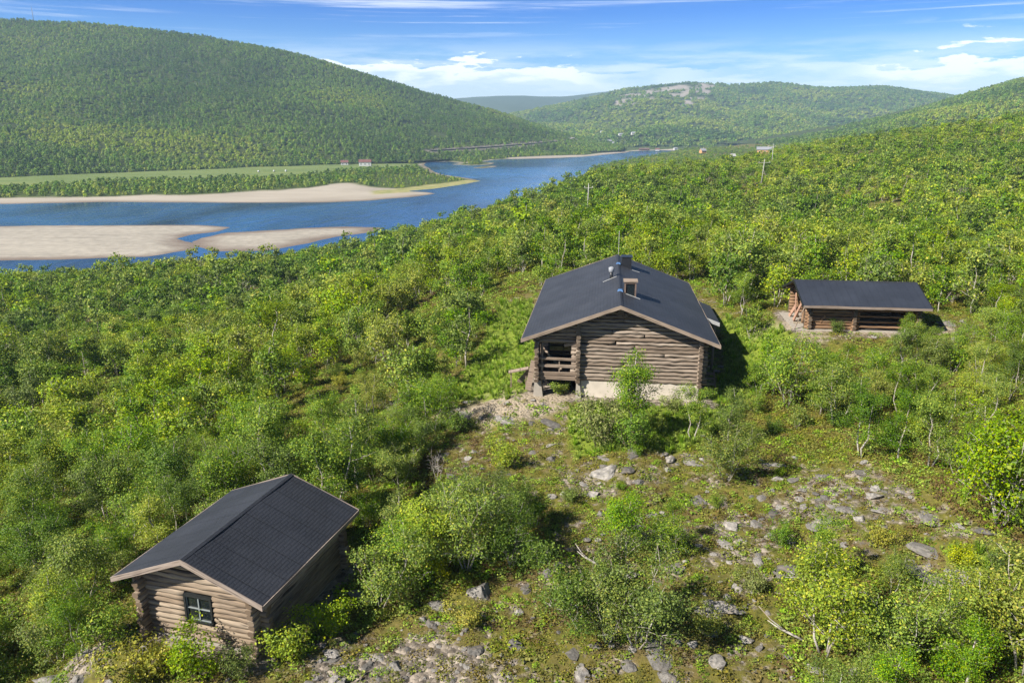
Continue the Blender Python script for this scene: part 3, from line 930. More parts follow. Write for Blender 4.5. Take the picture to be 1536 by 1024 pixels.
for sd, h, st, ln, spd in BUSHSPEC:
    limbs, anc = tree_skeleton(sd, h, st, ln, spd, True)
    mb = MB()
    for p, r in limbs: mb.tube(p, np.maximum(r, 0.003), 4)
    m_ = bpy.data.meshes.new('bush_stems'); m_.from_pydata(mb.v, [], mb.f); m_.materials.append(TWIG); m_.update()
    v, f = crown_mesh(sd, anc, 2600 / len(anc), 0.13, 0.07)
    BUSHES.append({'h': h, 'trunk': m_, 'crown0': np_mesh('bush_leaves', v, f, [LEAF[0]])})


# ------------------------------------------------------------------ scattering of stuff with geometry nodes (prototypes live in the stuff's own mesh)
def scatter(name, protos, mats, pts, scale, rz, pv, label, cat):
    """protos: list of (verts, faces-as-(m,4), material index)"""
    V, Fc, MI, PV = [], [], [], []
    n0 = 0
    for k, (v, f, mi) in enumerate(protos):
        V.append(v); Fc.append(f + n0); MI.append(np.broadcast_to(np.asarray(mi), (len(f),))); PV.append(np.full(len(f), k)); n0 += len(v)
    V.append(pts)
    V = np.vstack(V)
    me = np_mesh(name, V, np.vstack(Fc), mats, np.concatenate(MI))
    npnt = len(pts)
    a = me.attributes.new('variety', 'INT', 'FACE'); a.data.foreach_set('value', np.concatenate(PV).astype(np.int32))
    for nm, typ, arr, bg in (('pick', 'INT', pv.astype(np.int32), -1), ('size', 'FLOAT', scale.astype(np.float32), 0), ('turn', 'FLOAT', rz.astype(np.float32), 0)):
        a = me.attributes.new(nm, typ, 'POINT')
        a.data.foreach_set('value', np.concatenate([np.full(n0, bg, arr.dtype), arr]))
    o = link(name, me)
    ng = bpy.data.node_groups.new(name, 'GeometryNodeTree')
    ng.interface.new_socket('Geometry', in_out='INPUT', socket_type='NodeSocketGeometry')
    ng.interface.new_socket('Geometry', in_out='OUTPUT', socket_type='NodeSocketGeometry')
    N = ng.nodes.new; Lk = ng.links.new
    gi, go = N('NodeGroupInput'), N('NodeGroupOutput')
    def attr(nm, typ):
        q = N('GeometryNodeInputNamedAttribute'); q.data_type = typ; q.inputs['Name'].default_value = nm
        return q.outputs['Attribute']
    pick, var, size, turn = attr('pick', 'INT'), attr('variety', 'INT'), attr('size', 'FLOAT'), attr('turn', 'FLOAT')
    def cmp(sock, val, op='EQUAL'):
        c = N('FunctionNodeCompare'); c.data_type = 'INT'; c.operation = op
        Lk(sock, c.inputs[2]); c.inputs[3].default_value = val
        return c.outputs[0]
    sepP = N('GeometryNodeSeparateGeometry'); sepP.domain = 'POINT'
    Lk(gi.outputs[0], sepP.inputs[0]); Lk(cmp(pick, 0, 'GREATER_EQUAL'), sepP.inputs[1])
    comb = N('ShaderNodeCombineXYZ'); Lk(turn, comb.inputs[2])
    join = N('GeometryNodeJoinGeometry')
    for k in range(len(protos)):
        sp = N('GeometryNodeSeparateGeometry'); sp.domain = 'FACE'
        Lk(gi.outputs[0], sp.inputs[0]); Lk(cmp(var, k), sp.inputs[1])
        ip = N('GeometryNodeInstanceOnPoints')
        Lk(sepP.outputs[0], ip.inputs['Points']); Lk(cmp(pick, k), ip.inputs['Selection']); Lk(sp.outputs[0], ip.inputs['Instance'])
        Lk(comb.outputs[0], ip.inputs['Rotation']); Lk(size, ip.inputs['Scale'])
        Lk(ip.outputs[0], join.inputs[0])
    Lk(join.outputs[0], go.inputs[0])
    md = o.modifiers.new('scatter', 'NODES'); md.node_group = ng
    return tag(o, label, cat, kind='stuff')


def fan_quads(f):
    """n-gon list (tubes) to (m,4) quads"""
    return np.array([q for q in f if len(q) == 4], int).reshape(-1, 4)


def combo(parts):
    V, Fc, M = [], [], []; n = 0
    for v, f, m in parts:
        V.append(v); Fc.append(f + n); M.append(np.full(len(f), m)); n += len(v)
    return np.vstack(V), np.vstack(Fc), np.concatenate(M)


# ------------------------------------------------------------------ planting the near hillside
def in_view(x, y, z, mx=90, top=-60, bot=110):
    qx, qy = proj(x, y, z)
    return (qx > -mx) & (qx < 1536 + mx) & (qy > top) & (qy < 1024 + bot)


def clear_at(x, y):
    c = inside(x, y, CLEAR_MAIN) | inside(x, y, CLEAR_SHEL) | inside(x, y, CLEAR_CAB)
    for s in SOIL: c |= inside(x, y, s)
    for B, e in ((CABIN, (-3.0, 3.1, -0.3, 6.9)), (HOUSE, (-6.2, 6.4, -1.2, 18.2)), (SHEL, (-3.6, 3.9, -1.8, 8.2))):
        c |= rect_dist(B, x, y, *e) < 0.7
    return c


def jgrid(x0, x1, y0, y1, s, jit=0.42):
    gx, gy = np.meshgrid(np.arange(x0, x1, s), np.arange(y0, y1, s * 0.9))
    gx = gx + (np.arange(gx.shape[0]) % 2)[:, None] * s / 2
    gx = gx + rng.uniform(-jit, jit, gx.shape) * s; gy = gy + rng.uniform(-jit, jit, gy.shape) * s
    return gx.ravel(), gy.ravel()


px_, py_ = [], []
for y0, y1, s in ((17, 120, 2.35), (120, 300, 3.0), (300, 520, 4.2), (520, 1250, 6.5)):
    a, b = jgrid(-260 if y0 < 300 else -50, 320 if y0 < 300 else 760, y0, y1, s)
    px_.append(a); py_.append(b)
tx, ty = np.concatenate(px_), np.concatenate(py_)
q = np.abs(tx) < 0.80 * ty + 12
tx, ty = tx[q], ty[q]
tz = H(tx, ty)
ds = seg_dist(tx, ty, NEAR_SHORE); ok = inside(tx, ty, NEAR_POLY) & (ds > 3) & in_view(tx, ty, tz + 1.5, 220) & ~clear_at(tx, ty)
# small glades and thinner patches
ok &= (fbm(tx / 13, ty / 13, 3) > -0.66) & (rng.random(len(tx)) < 0.97)
tx, ty, tz = tx[ok], ty[ok], tz[ok]
# the houses stand in front of dense forest; drop trees whose crown would cover a house from the camera
def covers(x, y, z, h, boxes):
    ax, ay = proj(x, y, z + h); r = F * 1.1 / (y * CP)
    c = np.zeros(len(x), bool)
    for x0, y0, x1, y1, yd in boxes:
        c |= (ax + r > x0) & (ax - r < x1) & (ay < y1) & (ay > y0 - 40) & (y < yd)
    return c


BOXES = [(165, 712, 470, 905, 27.5), (205, 850, 450, 955, 27.5), (782, 380, 1085, 585, 57), (1175, 415, 1420, 492, 49)]
th = np.clip(rng.normal(1.0, 0.25, len(tx)), 0.5, 1.7) * np.where(ty < 60, 0.92, 1.05) * (1 + 0.18 * fbm(tx / 20 + 7, ty / 20, 2))
bx_, by_ = proj(tx, ty, tz)
th = np.where((bx_ > 1130) & (by_ > 815), np.minimum(th, 1.05) * 0.62, th)
th = np.where((bx_ > 1090) & (by_ > 480) & (by_ < 720), np.minimum(th, 0.95) * 0.8, th)
th = np.where((bx_ > 560) & (bx_ < 830) & (by_ > 730) & (by_ < 900), np.minimum(th, 1.0) * 0.8, th)
keep = ~covers(tx, ty, tz, 3.4 * th, BOXES)
tx, ty, tz, th = tx[keep], ty[keep], tz[keep], th[keep]
tv = rng.choice(7, len(tx), p=[.17, .17, .15, .13, .17, .15, .06])
tone_n = fbm(tx / 25 + 31, ty / 25 + 3, 3) + 0.55 * rng.standard_normal(len(tx))
tone = np.where(tone_n > 0.48, 1, np.where(tone_n < -0.72, 2, 0))
tr = rng.uniform(0, 2 * PI, len(tx))
depth = ty * CP - (tz - CAMZ) * SP
qx, qy = proj(tx, ty, tz + 1.5)
infr = (qx > -40) & (qx < 1576) & (proj(tx, ty, tz + 3.3 * th)[1] < 1034)

HERO = [  # base px, top py, variety, tone, label
    (950, 655, 512, 6, 0, 'slender young birch with a pointed top standing in front of the log house wall'),
    (1090, 722, 636, 2, 0, 'spreading birch with three white stems beside the rocky clearing in front of the log house'),
    (1238, 985, 826, 0, 1, 'yellow-green birch with one thin white trunk at the bottom right of the clearing'),
    (700, 855, 725, 4, 0, 'many-stemmed birch thicket tree between front cabin and clearing, widest of its clump'),
    (668, 850, 748, 2, 1, 'bright birch leaning over the back right corner of the front cabin roof'),
    (570, 912, 810, 5, 0, 'low birch hiding the shaded right wall of the front cabin'),
    (930, 830, 735, 0, 0, 'birch with pale forked stems halfway down the clearing below the log house'),
    (1005, 835, 772, 5, 0, 'darker birch just right of the pale forked birch below the log house'),
    (870, 945, 836, 5, 2, 'broad leafy birch scrub at bottom centre, left half of the big clump'),
    (955, 970, 838, 2, 2, 'broad leafy birch scrub at bottom centre, right half of the big clump'),
    (912, 965, 862, 4, 0, 'low many-stemmed birch filling the middle of the bottom-centre scrub'),
    (612, 885, 780, 4, 0, 'dense birch bush between the front cabin roof and the widest thicket tree'),
    (1290, 685, 575, 1, 2, 'birch with a forked white trunk at the upper rim of the rocky knoll'),
    (1345, 692, 590, 3, 2, 'birch with one straight white trunk at the rim of the rocky knoll'),
    (1395, 700, 585, 1, 0, 'birch with a slanting white trunk at the right end of the knoll rim'),
    (1500, 790, 615, 4, 1, 'tall yellow-green birch at the right edge above a fallen white branch'),
    (1112, 475, 405, 1, 0, 'white-stemmed birch between the log house and the open shelter'),
    (1180, 610, 500, 4, 0, 'rounded birch on the grass right of the log house'),
    (1255, 640, 535, 0, 0, 'birch below the open shelter, between it and the rocky knoll'),
    (1368, 512, 474, 5, 0, 'leafy birch half hiding the right end of the open shelter'),
    (355, 612, 540, 1, 1, 'birch with bare white forked stems in a gap of the left thicket'),
    (430, 590, 455, 3, 1, 'tallest bright yellow birch in the middle of the left thicket'),
    (1450, 985, 860, 4, 1, 'bushy yellow-leaved birch in the bottom right corner'),
    (1350, 1000, 880, 2, 0, 'bushy green birch in the bottom right, left of the yellow-leaved one'),
    (1530, 1010, 830, 0, 1, 'birch cut by the right edge of the view at the bottom'),
]
BUSH_HERO = [  # base px, top py, variety, material, label
    (897, 668, 578, 2, LEAF_OLIVE, 'grey-green willow bush in front of the pale foundation of the log house'),
    (945, 672, 610, 0, LEAF[2], 'dark green willow bush at the foot of the slender young birch'),
    (160, 968, 890, 2, LEAF[0], 'green bush against the left front corner of the front cabin'),
    (90, 960, 915, 0, LEAF_GOLD, 'golden-leaved bush left of the front cabin'),
    (296, 1015, 948, 0, LEAF[1], 'bush growing in front of the cabin window wall'),
    (220, 1020, 960, 1, LEAF_GOLD, 'golden bush at the bottom edge below the front cabin'),
    (360, 1015, 965, 2, LEAF[2], 'dark bush at the bottom edge below the cabin corner'),
    (430, 985, 935, 1, LEAF[1], 'yellow-green bush just right of the front cabin corner'),
    (500, 945, 895, 0, LEAF[1], 'yellow-green bush beside the shaded cabin wall'),
    (1130, 885, 855, 1, LEAF_OLIVE, 'small grey-green bush among stones in the rocky clearing'),
    (1168, 815, 780, 0, LEAF[2], 'small dark bush in the middle of the rocky clearing'),
    (1320, 815, 785, 1, LEAF_GOLD, 'golden low bush on the rocky knoll'),
    (1440, 845, 815, 1, LEAF_GOLD, 'golden low bush near the green grass strip at the right'),
    (855, 750, 728, 1, LEAF_OLIVE, 'grey low bush beside pale rocks in the upper clearing'),
    (760, 700, 655, 0, LEAF[1], 'yellow-green bush at the upper left of the clearing'),
    (1500, 860, 800, 2, LEAF[2], 'dark bush at the right edge beside the grass strip'),
    (1255, 498, 478, 1, LEAF[2], 'small bush in front of the open shelter wall'),
    (1010, 615, 590, 1, LEAF_OLIVE, 'small bush at the right end of the pale foundation wall'),
    (840, 590, 568, 1, LEAF[0], 'small bush under the log house porch'),
    (1130, 618, 585, 0, LEAF[0], 'bush on the grass off the right corner of the log house'),
    (685, 648, 610, 0, LEAF[2], 'dark bush at the left edge of the path to the log house'),
    (1400, 520, 495, 1, LEAF[0], 'low bush below the right end of the open shelter'),
    (1060, 950, 915, 1, LEAF[1], 'small yellow-green bush among boulders at the bottom centre'),
    (700, 940, 905, 1, LEAF_GOLD, 'golden shrub above the gravel bank at the bottom'),
]


def place_tree(i, loc, sc, rz, lod, tone_, label, group, name='birch'):
    d = TREES[i]
    e = empty(name, loc, rz, label, 'birch', group, sc)
    link('trunk', d['trunk'], e)
    c = link('crown', d['crown%d' % lod], e)
    c.material_slots[0].link = 'OBJECT'; c.material_slots[0].material = LEAF[tone_]
    return e


hero_xy = []
for bx, by, top, vr, tn, lab in HERO:
    p = ground_px(bx, by)
    dep = p[1] * CP - (p[2] - CAMZ) * SP
    hgt = (by - top) / F * dep / math.cos(math.atan2(CAMZ - p[2], p[1]))
    hero_xy.append(p[:2])
    place_tree(vr, p - [0, 0, 0.05], hgt / TREES[vr]['h'], rng.uniform(0, 6.28), 0, tn, lab, 'single birches around the clearings')
hero_xy = np.array(hero_xy)
dmin = np.min(np.hypot(tx[:, None] - hero_xy[:, 0], ty[:, None] - hero_xy[:, 1]), 1)
k_ = dmin > 1.3
tx, ty, tz, th, tv, tone, tr, depth, infr = (a[k_] for a in (tx, ty, tz, th, tv, tone, tr, depth, infr))

NIND = 300 - len(HERO)
order = np.argsort(np.where(infr, depth / (th * 3.5), 1e9))
ind = np.zeros(len(tx), bool); ind[order[:NIND]] = True
TONE_W = ['mid-green', 'yellow-green', 'dark green']
SIZE_W = ['low', 'middling', 'tall']
FORM_W = ['three-stemmed', 'two-stemmed', 'four-stemmed', 'single-stemmed', 'five-stemmed', 'spreading', 'pointed']


def zone(x, y):
    a, b = proj(x, y, float(H(x, y)))
    if a < 170 and b > 800: return 'left of the front cabin'
    if a < 480 and b > 700: return 'directly behind the front cabin' if a > 150 else 'far left behind the front cabin'
    if a < 620 and b > 700: return 'right behind the front cabin'
    if b > 800 and a > 1080: return 'in the bottom right thicket'
    if b > 700 and a < 1080: return 'in the scrub below the log house'
    if a > 1400: return 'at the right edge'
    if a > 1100: return 'between open shelter and rocky knoll' if b > 500 else 'behind the open shelter'
    if a < 300: return 'in the left edge thicket above the front cabin'
    if a < 560: return 'in the middle of the left thicket'
    if b < 470: return 'behind the log house'
    return 'left of the log house path'


for i in np.nonzero(ind)[0]:
    sz = 0 if th[i] < 0.85 else (1 if th[i] < 1.08 else 2)
    zn = zone(tx[i], ty[i])
    lab = '%s %s %s birch in forest %s' % (SIZE_W[sz], FORM_W[tv[i]], TONE_W[tone[i]], zn)
    lab = lab.replace('in the forest in the', 'within the').replace('in the forest ', 'in the forest ')
    place_tree(tv[i], (tx[i], ty[i], tz[i] - 0.05), th[i], tr[i], 0 if depth[i] < 48 else 1, int(tone[i]), lab, 'birches ' + zn)

# the rest of the forest as stuff: middle and far levels of detail
protos = []
for k, d in enumerate(TREES):
    v, f = crown_mesh(SPEC[k][0], d['anc'], 1300 / len(d['anc']), 0.19, 0.17)
    tvv, tff = trunk_mesh(d['limbs'], 5, 0.012)
    protos.append(((v, f), (tvv, fan_quads(tff))))
P1 = [combo([(protos[k][0][0], protos[k][0][1], tn), (protos[k][1][0], protos[k][1][1], 3)]) for k in range(len(TREES)) for tn in range(3)]
P2 = []
for k, d in enumerate(TREES):
    v, f = crown_mesh(SPEC[k][0], d['anc'], 330 / len(d['anc']), 0.22, 0.36)
    tvv, tff = trunk_mesh(d['limbs'], 4, 0.018)
    for tn in range(3): P2.append(combo([(v, f, tn), (tvv, fan_quads(tff), 3)]))
rest = ~ind
bare = rest & (rng.random(len(tx)) < 0.025)
pk_ = np.where(bare, 21 + 2 * (tv % 2), tv * 3 + tone)
for PR, rm in ((P1, 0.003), (P2, 0.006)):
    for k in range(3):
        a_, b_ = trunk_mesh(TREES[k]['limbs'], 4, rm); PR.append((a_, fan_quads(b_), np.full(len(fan_quads(b_)), 3)))
near_r = rest & (ty < 115); far_r = rest & (ty >= 115)
for nm, sel, PR, lab in (('birch_forest', near_r, P1, 'dense mountain birch forest around and beyond the log houses'),
                         ('distant_birch_forest', far_r, P2, 'continuous birch forest covering the hillside down to the river')):
    scatter(nm, PR, LEAF + [BARK], np.stack([tx, ty, tz - 0.05], 1)[sel], th[sel], tr[sel], pk_[sel], lab, 'forest')

# ------------------------------------------------------------------ bushes as individuals
def place_bush(i, loc, sc, rz, mat, label, group):
    d = BUSHES[i]
    e = empty('bush', loc, rz, label, 'bush', group, sc)
    link('stems', d['trunk'], e)
    c = link('leaves', d['crown0'], e)
    c.material_slots[0].link = 'OBJECT'; c.material_slots[0].material = mat


for bx, by, top, vr, mt, lab in BUSH_HERO:
    p = ground_px(bx, by)
    dep = p[1] * CP - (p[2] - CAMZ) * SP
    hgt = (by - top) / F * dep / math.cos(math.atan2(CAMZ - p[2], p[1])) * 0.85
    place_bush(vr, p - [0, 0, 0.04], max(0.35, hgt / BUSHES[vr]['h']), rng.uniform(0, 6.28), mt, lab, 'bushes around the clearings')
gx, gy = jgrid(-45, 60, 18, 62, 2.6)
gz = H(gx, gy)
okb = in_view(gx, gy, gz, 20, 0, 20) & (rng.random(len(gx)) < np.where(clear_at(gx, gy), 0.2, 0.36)) & ~inside(gx, gy, GRAVEL[0]) & ~inside(gx, gy, GRAVEL[2])
for B, e in ((CABIN, (-2.8, 2.9, -0.3, 6.7)), (HOUSE, (-5.6, 6.4, -1.6, 18)), (SHEL, (-3.2, 4.6, -2.8, 8.2))): okb &= rect_dist(B, gx, gy, *e) > 1.3
bm_ = [('golden', LEAF_GOLD), ('yellow-green', LEAF[1]), ('mid-green', LEAF[0]), ('dark green', LEAF[2]), ('grey-green', LEAF_OLIVE)]
for x, y, z in zip(gx[okb], gy[okb], gz[okb]):
    if float(covers(np.array([x]), np.array([y]), np.array([z]), np.array([0.8]), BOXES[:3])[0]): continue
    op = clear_at(np.array([x]), np.array([y]))[0]
    k = int(rng.choice(5, p=[.16, .3, .26, .16, .12])); zn = zone(x, y)
    place_bush(int(rng.integers(0, 3)), (x, y, z - 0.03), rng.uniform(0.28, 0.5) if op else rng.uniform(0.5, 1.0), rng.uniform(0, 6.28), bm_[k][1],
               '%s low bush %s, %s' % (bm_[k][0], 'on open heath' if op else 'under the birches', zn), 'low bushes ' + zn)

# ------------------------------------------------------------------ undergrowth
def tuft(seed, n, R, h, size, blades=False):
    g = np.random.default_rng(seed)
    r = R * np.sqrt(g.random(n)); a = g.uniform(0, 2 * PI, n)
    c = np.stack([r * np.cos(a), r * np.sin(a), h * (1 - (r / R) ** 2) * g.uniform(0.3, 1.0, n) + 0.02], 1)
    if blades:
        d = np.stack([np.cos(a), np.sin(a), 0 * a], 1) * 0.35 + np.array([0, 0, 1.0]); b0 = np.stack([r * np.cos(a) * .5, r * np.sin(a) * .5, 0 * a], 1)
        s = np.stack([-np.sin(a), np.cos(a), 0 * a], 1) * 0.02
        L = (h * g.uniform(0.5, 1.3, n))[:, None]
        V = np.stack([b0 - s, b0 + s, b0 + d * L + s * 0.3, b0 + d * L - s * 0.3], 1).reshape(-1, 3)
        return V, np.arange(4 * n).reshape(n, 4)
    o = c / (np.linalg.norm(c, axis=1)[:, None] + 1e-9)
    return leaf_quads(c, o, size, 0.8, seed)


gx, gy = jgrid(-70, 95, 16, 105, 0.27, 0.5)
q = (np.abs(gx) < 0.78 * gy + 6) & (rng.random(len(gx)) < np.clip(34 / gy, 0.08, 1) ** 1.2)
gx, gy = gx[q], gy[q]; gz = H(gx, gy)
rw = rock_weight(gx, gy); gw = grass_weight(gx, gy)
q = in_view(gx, gy, gz, 140, 0, 100) & (rng.random(len(gx)) > rw * 0.72 + 0.2 * (fbm(gx / 2.2, gy / 2.2, 2) > 0.2) * (rw > 0.3))
for B, e in ((CABIN, (-2.5, 2.5, 0.5, 6.2)), (HOUSE, (-5.2, 5.4, 0.3, 17)), (SHEL, (-2.9, 2.9, -0.5, 7.7))): q &= rect_dist(B, gx, gy, *e) > 0.25
gx, gy, gz, gw = gx[q], gy[q], gz[q], gw[q]
kn = fbm(gx / 5 + 11, gy / 5, 3) + 0.6 * rng.standard_normal(len(gx))
op = clear_at(gx, gy)
kind = np.where(kn > 0.7, 1, np.where(kn < -0.85, 2, np.where(kn > -0.2, 0, 3)))
kind = np.where(gw > 0, np.where(rng.random(len(gx)) < 0.6, 4, 3), kind)
scatter('undergrowth', [(*tuft(51, 46, 0.30, 0.16, 0.075), 0), (*tuft(52, 46, 0.30, 0.15, 0.075), 1), (*tuft(53, 46, 0.32, 0.14, 0.07), 2), (*tuft(54, 46, 0.28, 0.22, 0.085), 3), (*tuft(55, 46, 0.16, 0.30, 0.05, True), 3)],
        HEATH, np.stack([gx, gy, gz], 1), rng.uniform(0.6, 1.35, len(gx)) * np.where(op & (rng.random(len(gx)) < 0.1), 1.6, 1.0) * np.where(op, 0.72, 0.95) * np.clip(gy / 50, 1, 1.7), rng.uniform(0, 6.28, len(gx)), kind,
        'low heath, moss, grass and dwarf shrubs covering the ground', 'undergrowth')

# ------------------------------------------------------------------ stones
def stone_geo(seed, sub=2):
    bm = bmesh.new(); bmesh.ops.create_icosphere(bm, subdivisions=sub, radius=1.0)
    g = np.random.default_rng(seed)
    for _ in range(9):
        n = Vector(g.standard_normal(3)).normalized(); d = g.uniform(0.5, 0.85)
        for v in bm.verts:
            e = v.co.dot(n) - d
            if e > 0: v.co -= n * e * 0.92
    for v in bm.verts: v.co *= 1 + 0.05 * float(g.standard_normal())
    s = (g.uniform(0.9, 1.3), g.uniform(0.7, 1.0), g.uniform(0.5, 0.8))
    for v in bm.verts: v.co = Vector((v.co.x * s[0], v.co.y * s[1], v.co.z * s[2]))
    bm.verts.ensure_lookup_table()
    V = np.array([v.co[:] for v in bm.verts]); Fc = np.array([[v.index for v in f.verts] for f in bm.faces])
    bm.free()
    return V, Fc


STONES = [np_mesh('stone', *stone_geo(70 + k, 3), [STONE]) for k in range(7)]
BIG = [(720, 890, 0.62, 'big dark boulder under the birch thicket right of the front cabin'), (790, 885, 0.34, 'upright grey stone left of the bottom-centre scrub'),
       (778, 918, 0.30, 'square grey stone at the left foot of the bottom-centre scrub'), (1118, 960, 0.36, 'pointed dark grey boulder right of the bottom-centre scrub'),
       (1078, 995, 0.40, 'flat-faced dark boulder low in the clearing right of centre'), (1005, 1018, 0.42, 'pale rounded boulder at the bottom edge, right of centre'),
       (648, 935, 0.30, 'flat pale stone lying on the heath above the gravel bank'), (1005, 690, 0.45, 'dark boulder on the grass below the log house'), (1065, 905, 0.36, 'rounded grey stone at the left rim of the rocky clearing'),
       (1070, 920, 0.45, 'wide low stone at the left rim of the rocky clearing'), (1310, 745, 0.48, 'rounded pale boulder on the rocky knoll'), (1265, 765, 0.42, 'smooth brown boulder in the middle of the knoll'),
       (1140, 845, 0.35, 'round dark stone in the middle of the clearing'), (550, 1000, 0.26, 'round pale stone on the gravel bank'), (592, 1000, 0.34, 'dark wedge-shaped stone on the gravel bank'),
       (1440, 790, 0.35, 'grey stone at the right end of the knoll'), (1285, 1010, 0.45, 'big half-buried boulder at the bottom right'), (1220, 1005, 0.36, 'grey boulder beside the one-trunk birch at the bottom right'),
       (1440, 870, 0.6, 'flat grey rock slab by the green grass strip'), (940, 705, 0.5, 'weathered outcrop boulder below the grass of the log house'), (820, 860, 0.3, 'pale stone beside the bottom-centre scrub'), (1100, 790, 0.5, 'dark rock at the left end of the upper clearing')]


def place_stone(i, loc, s, label, group):
    o = link('boulder' if s > 0.24 else 'stone', STONES[i])
    o.location = loc; o.rotation_euler = (rng.uniform(-.25, .25), rng.uniform(-.25, .25), rng.uniform(0, 6.28)); o.scale = (s, s, s * rng.uniform(0.55, 0.85))
    tag(o, label, 'boulder' if s > 0.24 else 'stone', group)


for k, (bx, by, s, lab) in enumerate(BIG):
    p = ground_px(bx, by)
    place_stone(k % 7, p + [0, 0, s * 0.08], s * 0.85, lab, 'large boulders in the clearing')
gx, gy = jgrid(-22, 45, 17, 52, 0.5, 0.5)
gz = H(gx, gy); rw = rock_weight(gx, gy)
q = in_view(gx, gy, gz, 5, 0, 5) & (rw > 0.35) & (grass_weight(gx, gy) == 0)
for B, e in ((CABIN, (-2.6, 2.6, 0.2, 6.4)), (HOUSE, (-5.4, 5.6, 0.0, 17.5)), (SHEL, (-3, 3.1, -0.8, 7.8))): q &= rect_dist(B, gx, gy, *e) > 0.15
gx, gy, gz, rw = gx[q], gy[q], gz[q], rw[q]
q = rng.random(len(gx)) < np.where(rw > 0.5, 0.8, 0.34)
gx, gy, gz, rw = gx[q], gy[q], gz[q], rw[q]
ss = 0.06 + 0.11 * rng.random(len(gx)) ** 2 + 0.24 * (rng.random(len(gx)) < 0.22) * rng.random(len(gx))
o_ = np.argsort(-ss / gy)
for i in o_[:270]:
    zx, zy = proj(gx[i], gy[i], gz[i])
    if zx < 260: zn = 'on the scree below the left side of the front cabin'
    elif zy > 945 and zx < 780: zn = 'on the gravel bank at the bottom edge'
    elif zy > 870: zn = 'on the heath near the bottom edge'
    elif zx > 1180 and zy > 660: zn = 'on the rocky knoll at the right'
    elif zy < 520: zn = 'on the bare ground by the open shelter'
    elif zy < 640: zn = 'on the bare path by the log house'
    elif zy < 760: zn = 'on the pale outcrop below the log house'
    else: zn = 'along the left rim of the rocky clearing'
    place_stone(int(rng.integers(0, 7)), (gx[i], gy[i], gz[i] + ss[i] * 0.1), ss[i], 'small angular grey stone ' + zn, 'loose stones ' + zn)
# flat slabs of bedrock breaking through the heath
sx_, sy_ = jgrid(-22, 45, 18, 52, 1.5, 0.5)
srw = rock_weight(sx_, sy_); sz_ = H(sx_, sy_)
q = in_view(sx_, sy_, sz_, 0, 0, 0) & (srw > 0.45) & (srw < 0.8) & (rng.random(len(sx_)) < np.where(srw > 0.6, 0.6, 0.15))
for B, e in ((CABIN, (-2.6, 2.6, 0.2, 6.4)), (HOUSE, (-5.4, 5.6, -1.0, 17.5)), (SHEL, (-3, 3.1, -0.8, 7.8))): q &= rect_dist(B, sx_, sy_, *e) > 1.2
for x, y, z in list(zip(sx_[q], sy_[q], sz_[q]))[:120]:
    o = link('flat_rock', STONES[int(rng.integers(0, 7))])
    s_ = rng.uniform(0.3, 0.8)
    o.location = (x, y, z - 0.01); o.rotation_euler = (rng.uniform(-.12, .12), rng.uniform(-.12, .12), rng.uniform(0, 6.28)); o.scale = (s_ * 1.25, s_ * 0.8, s_ * rng.uniform(0.2, 0.34))
    a_, b_ = proj(x, y, z)
    zn = 'on the knoll at the right' if a_ > 1050 and b_ < 830 else ('near the bottom edge' if b_ > 830 else 'below the log house')
    tag(o, 'flat half-buried piece of grey bedrock ' + zn, 'rock', 'bedrock slabs ' + zn)
# gravel as stuff
gx, gy = jgrid(-22, 45, 17, 52, 0.17, 0.5)
gz = H(gx, gy); rw = rock_weight(gx, gy)
q = in_view(gx, gy, gz, 5, 0, 5) & (rw > 0.35) & (rng.random(len(gx)) < 0.05 + 0.10 * (rw > 0.5) + 0.4 * (rw > 0.69))
for B, e in ((CABIN, (-2.6, 2.6, 0.2, 6.4)), (HOUSE, (-5.4, 5.6, 0.0, 17.5)), (SHEL, (-3, 3.1, 0, 7.8))): q &= rect_dist(B, gx, gy, *e) > 0.05
def quadize(V, Fc): return V, np.concatenate([Fc, Fc[:, 2:3]], 1)
def tri_to_quads(V, Fc):
    """split every triangle into three quads"""
    n = len(V); E = {}; V = list(map(tuple, V)); out = []
    def mid(a, b):
        k = (min(a, b), max(a, b))
        if k not in E:
            E[k] = len(V); V.append(tuple((np.array(V[a]) + np.array(V[b])) / 2))
        return E[k]
    for a, b, c in Fc:
        ab, bc, ca = mid(a, b), mid(b, c), mid(c, a)
        m = len(V); V.append(tuple((np.array(V[a]) + np.array(V[b]) + np.array(V[c])) / 3))
        out += [(a, ab, m, ca), (b, bc, m, ab), (c, ca, m, bc)]
    return np.array(V), np.array(out)
scatter('gravel', [(*tri_to_quads(*stone_geo(90 + k, 1)), 0) for k in range(4)], [STONE], np.stack([gx, gy, gz + 0.01], 1)[q], (0.025 + 0.05 * rng.random(q.sum()) ** 2), rng.uniform(0, 6.28, q.sum()), rng.integers(0, 4, q.sum()),
        'loose gravel and broken rock on the bare patches', 'gravel')

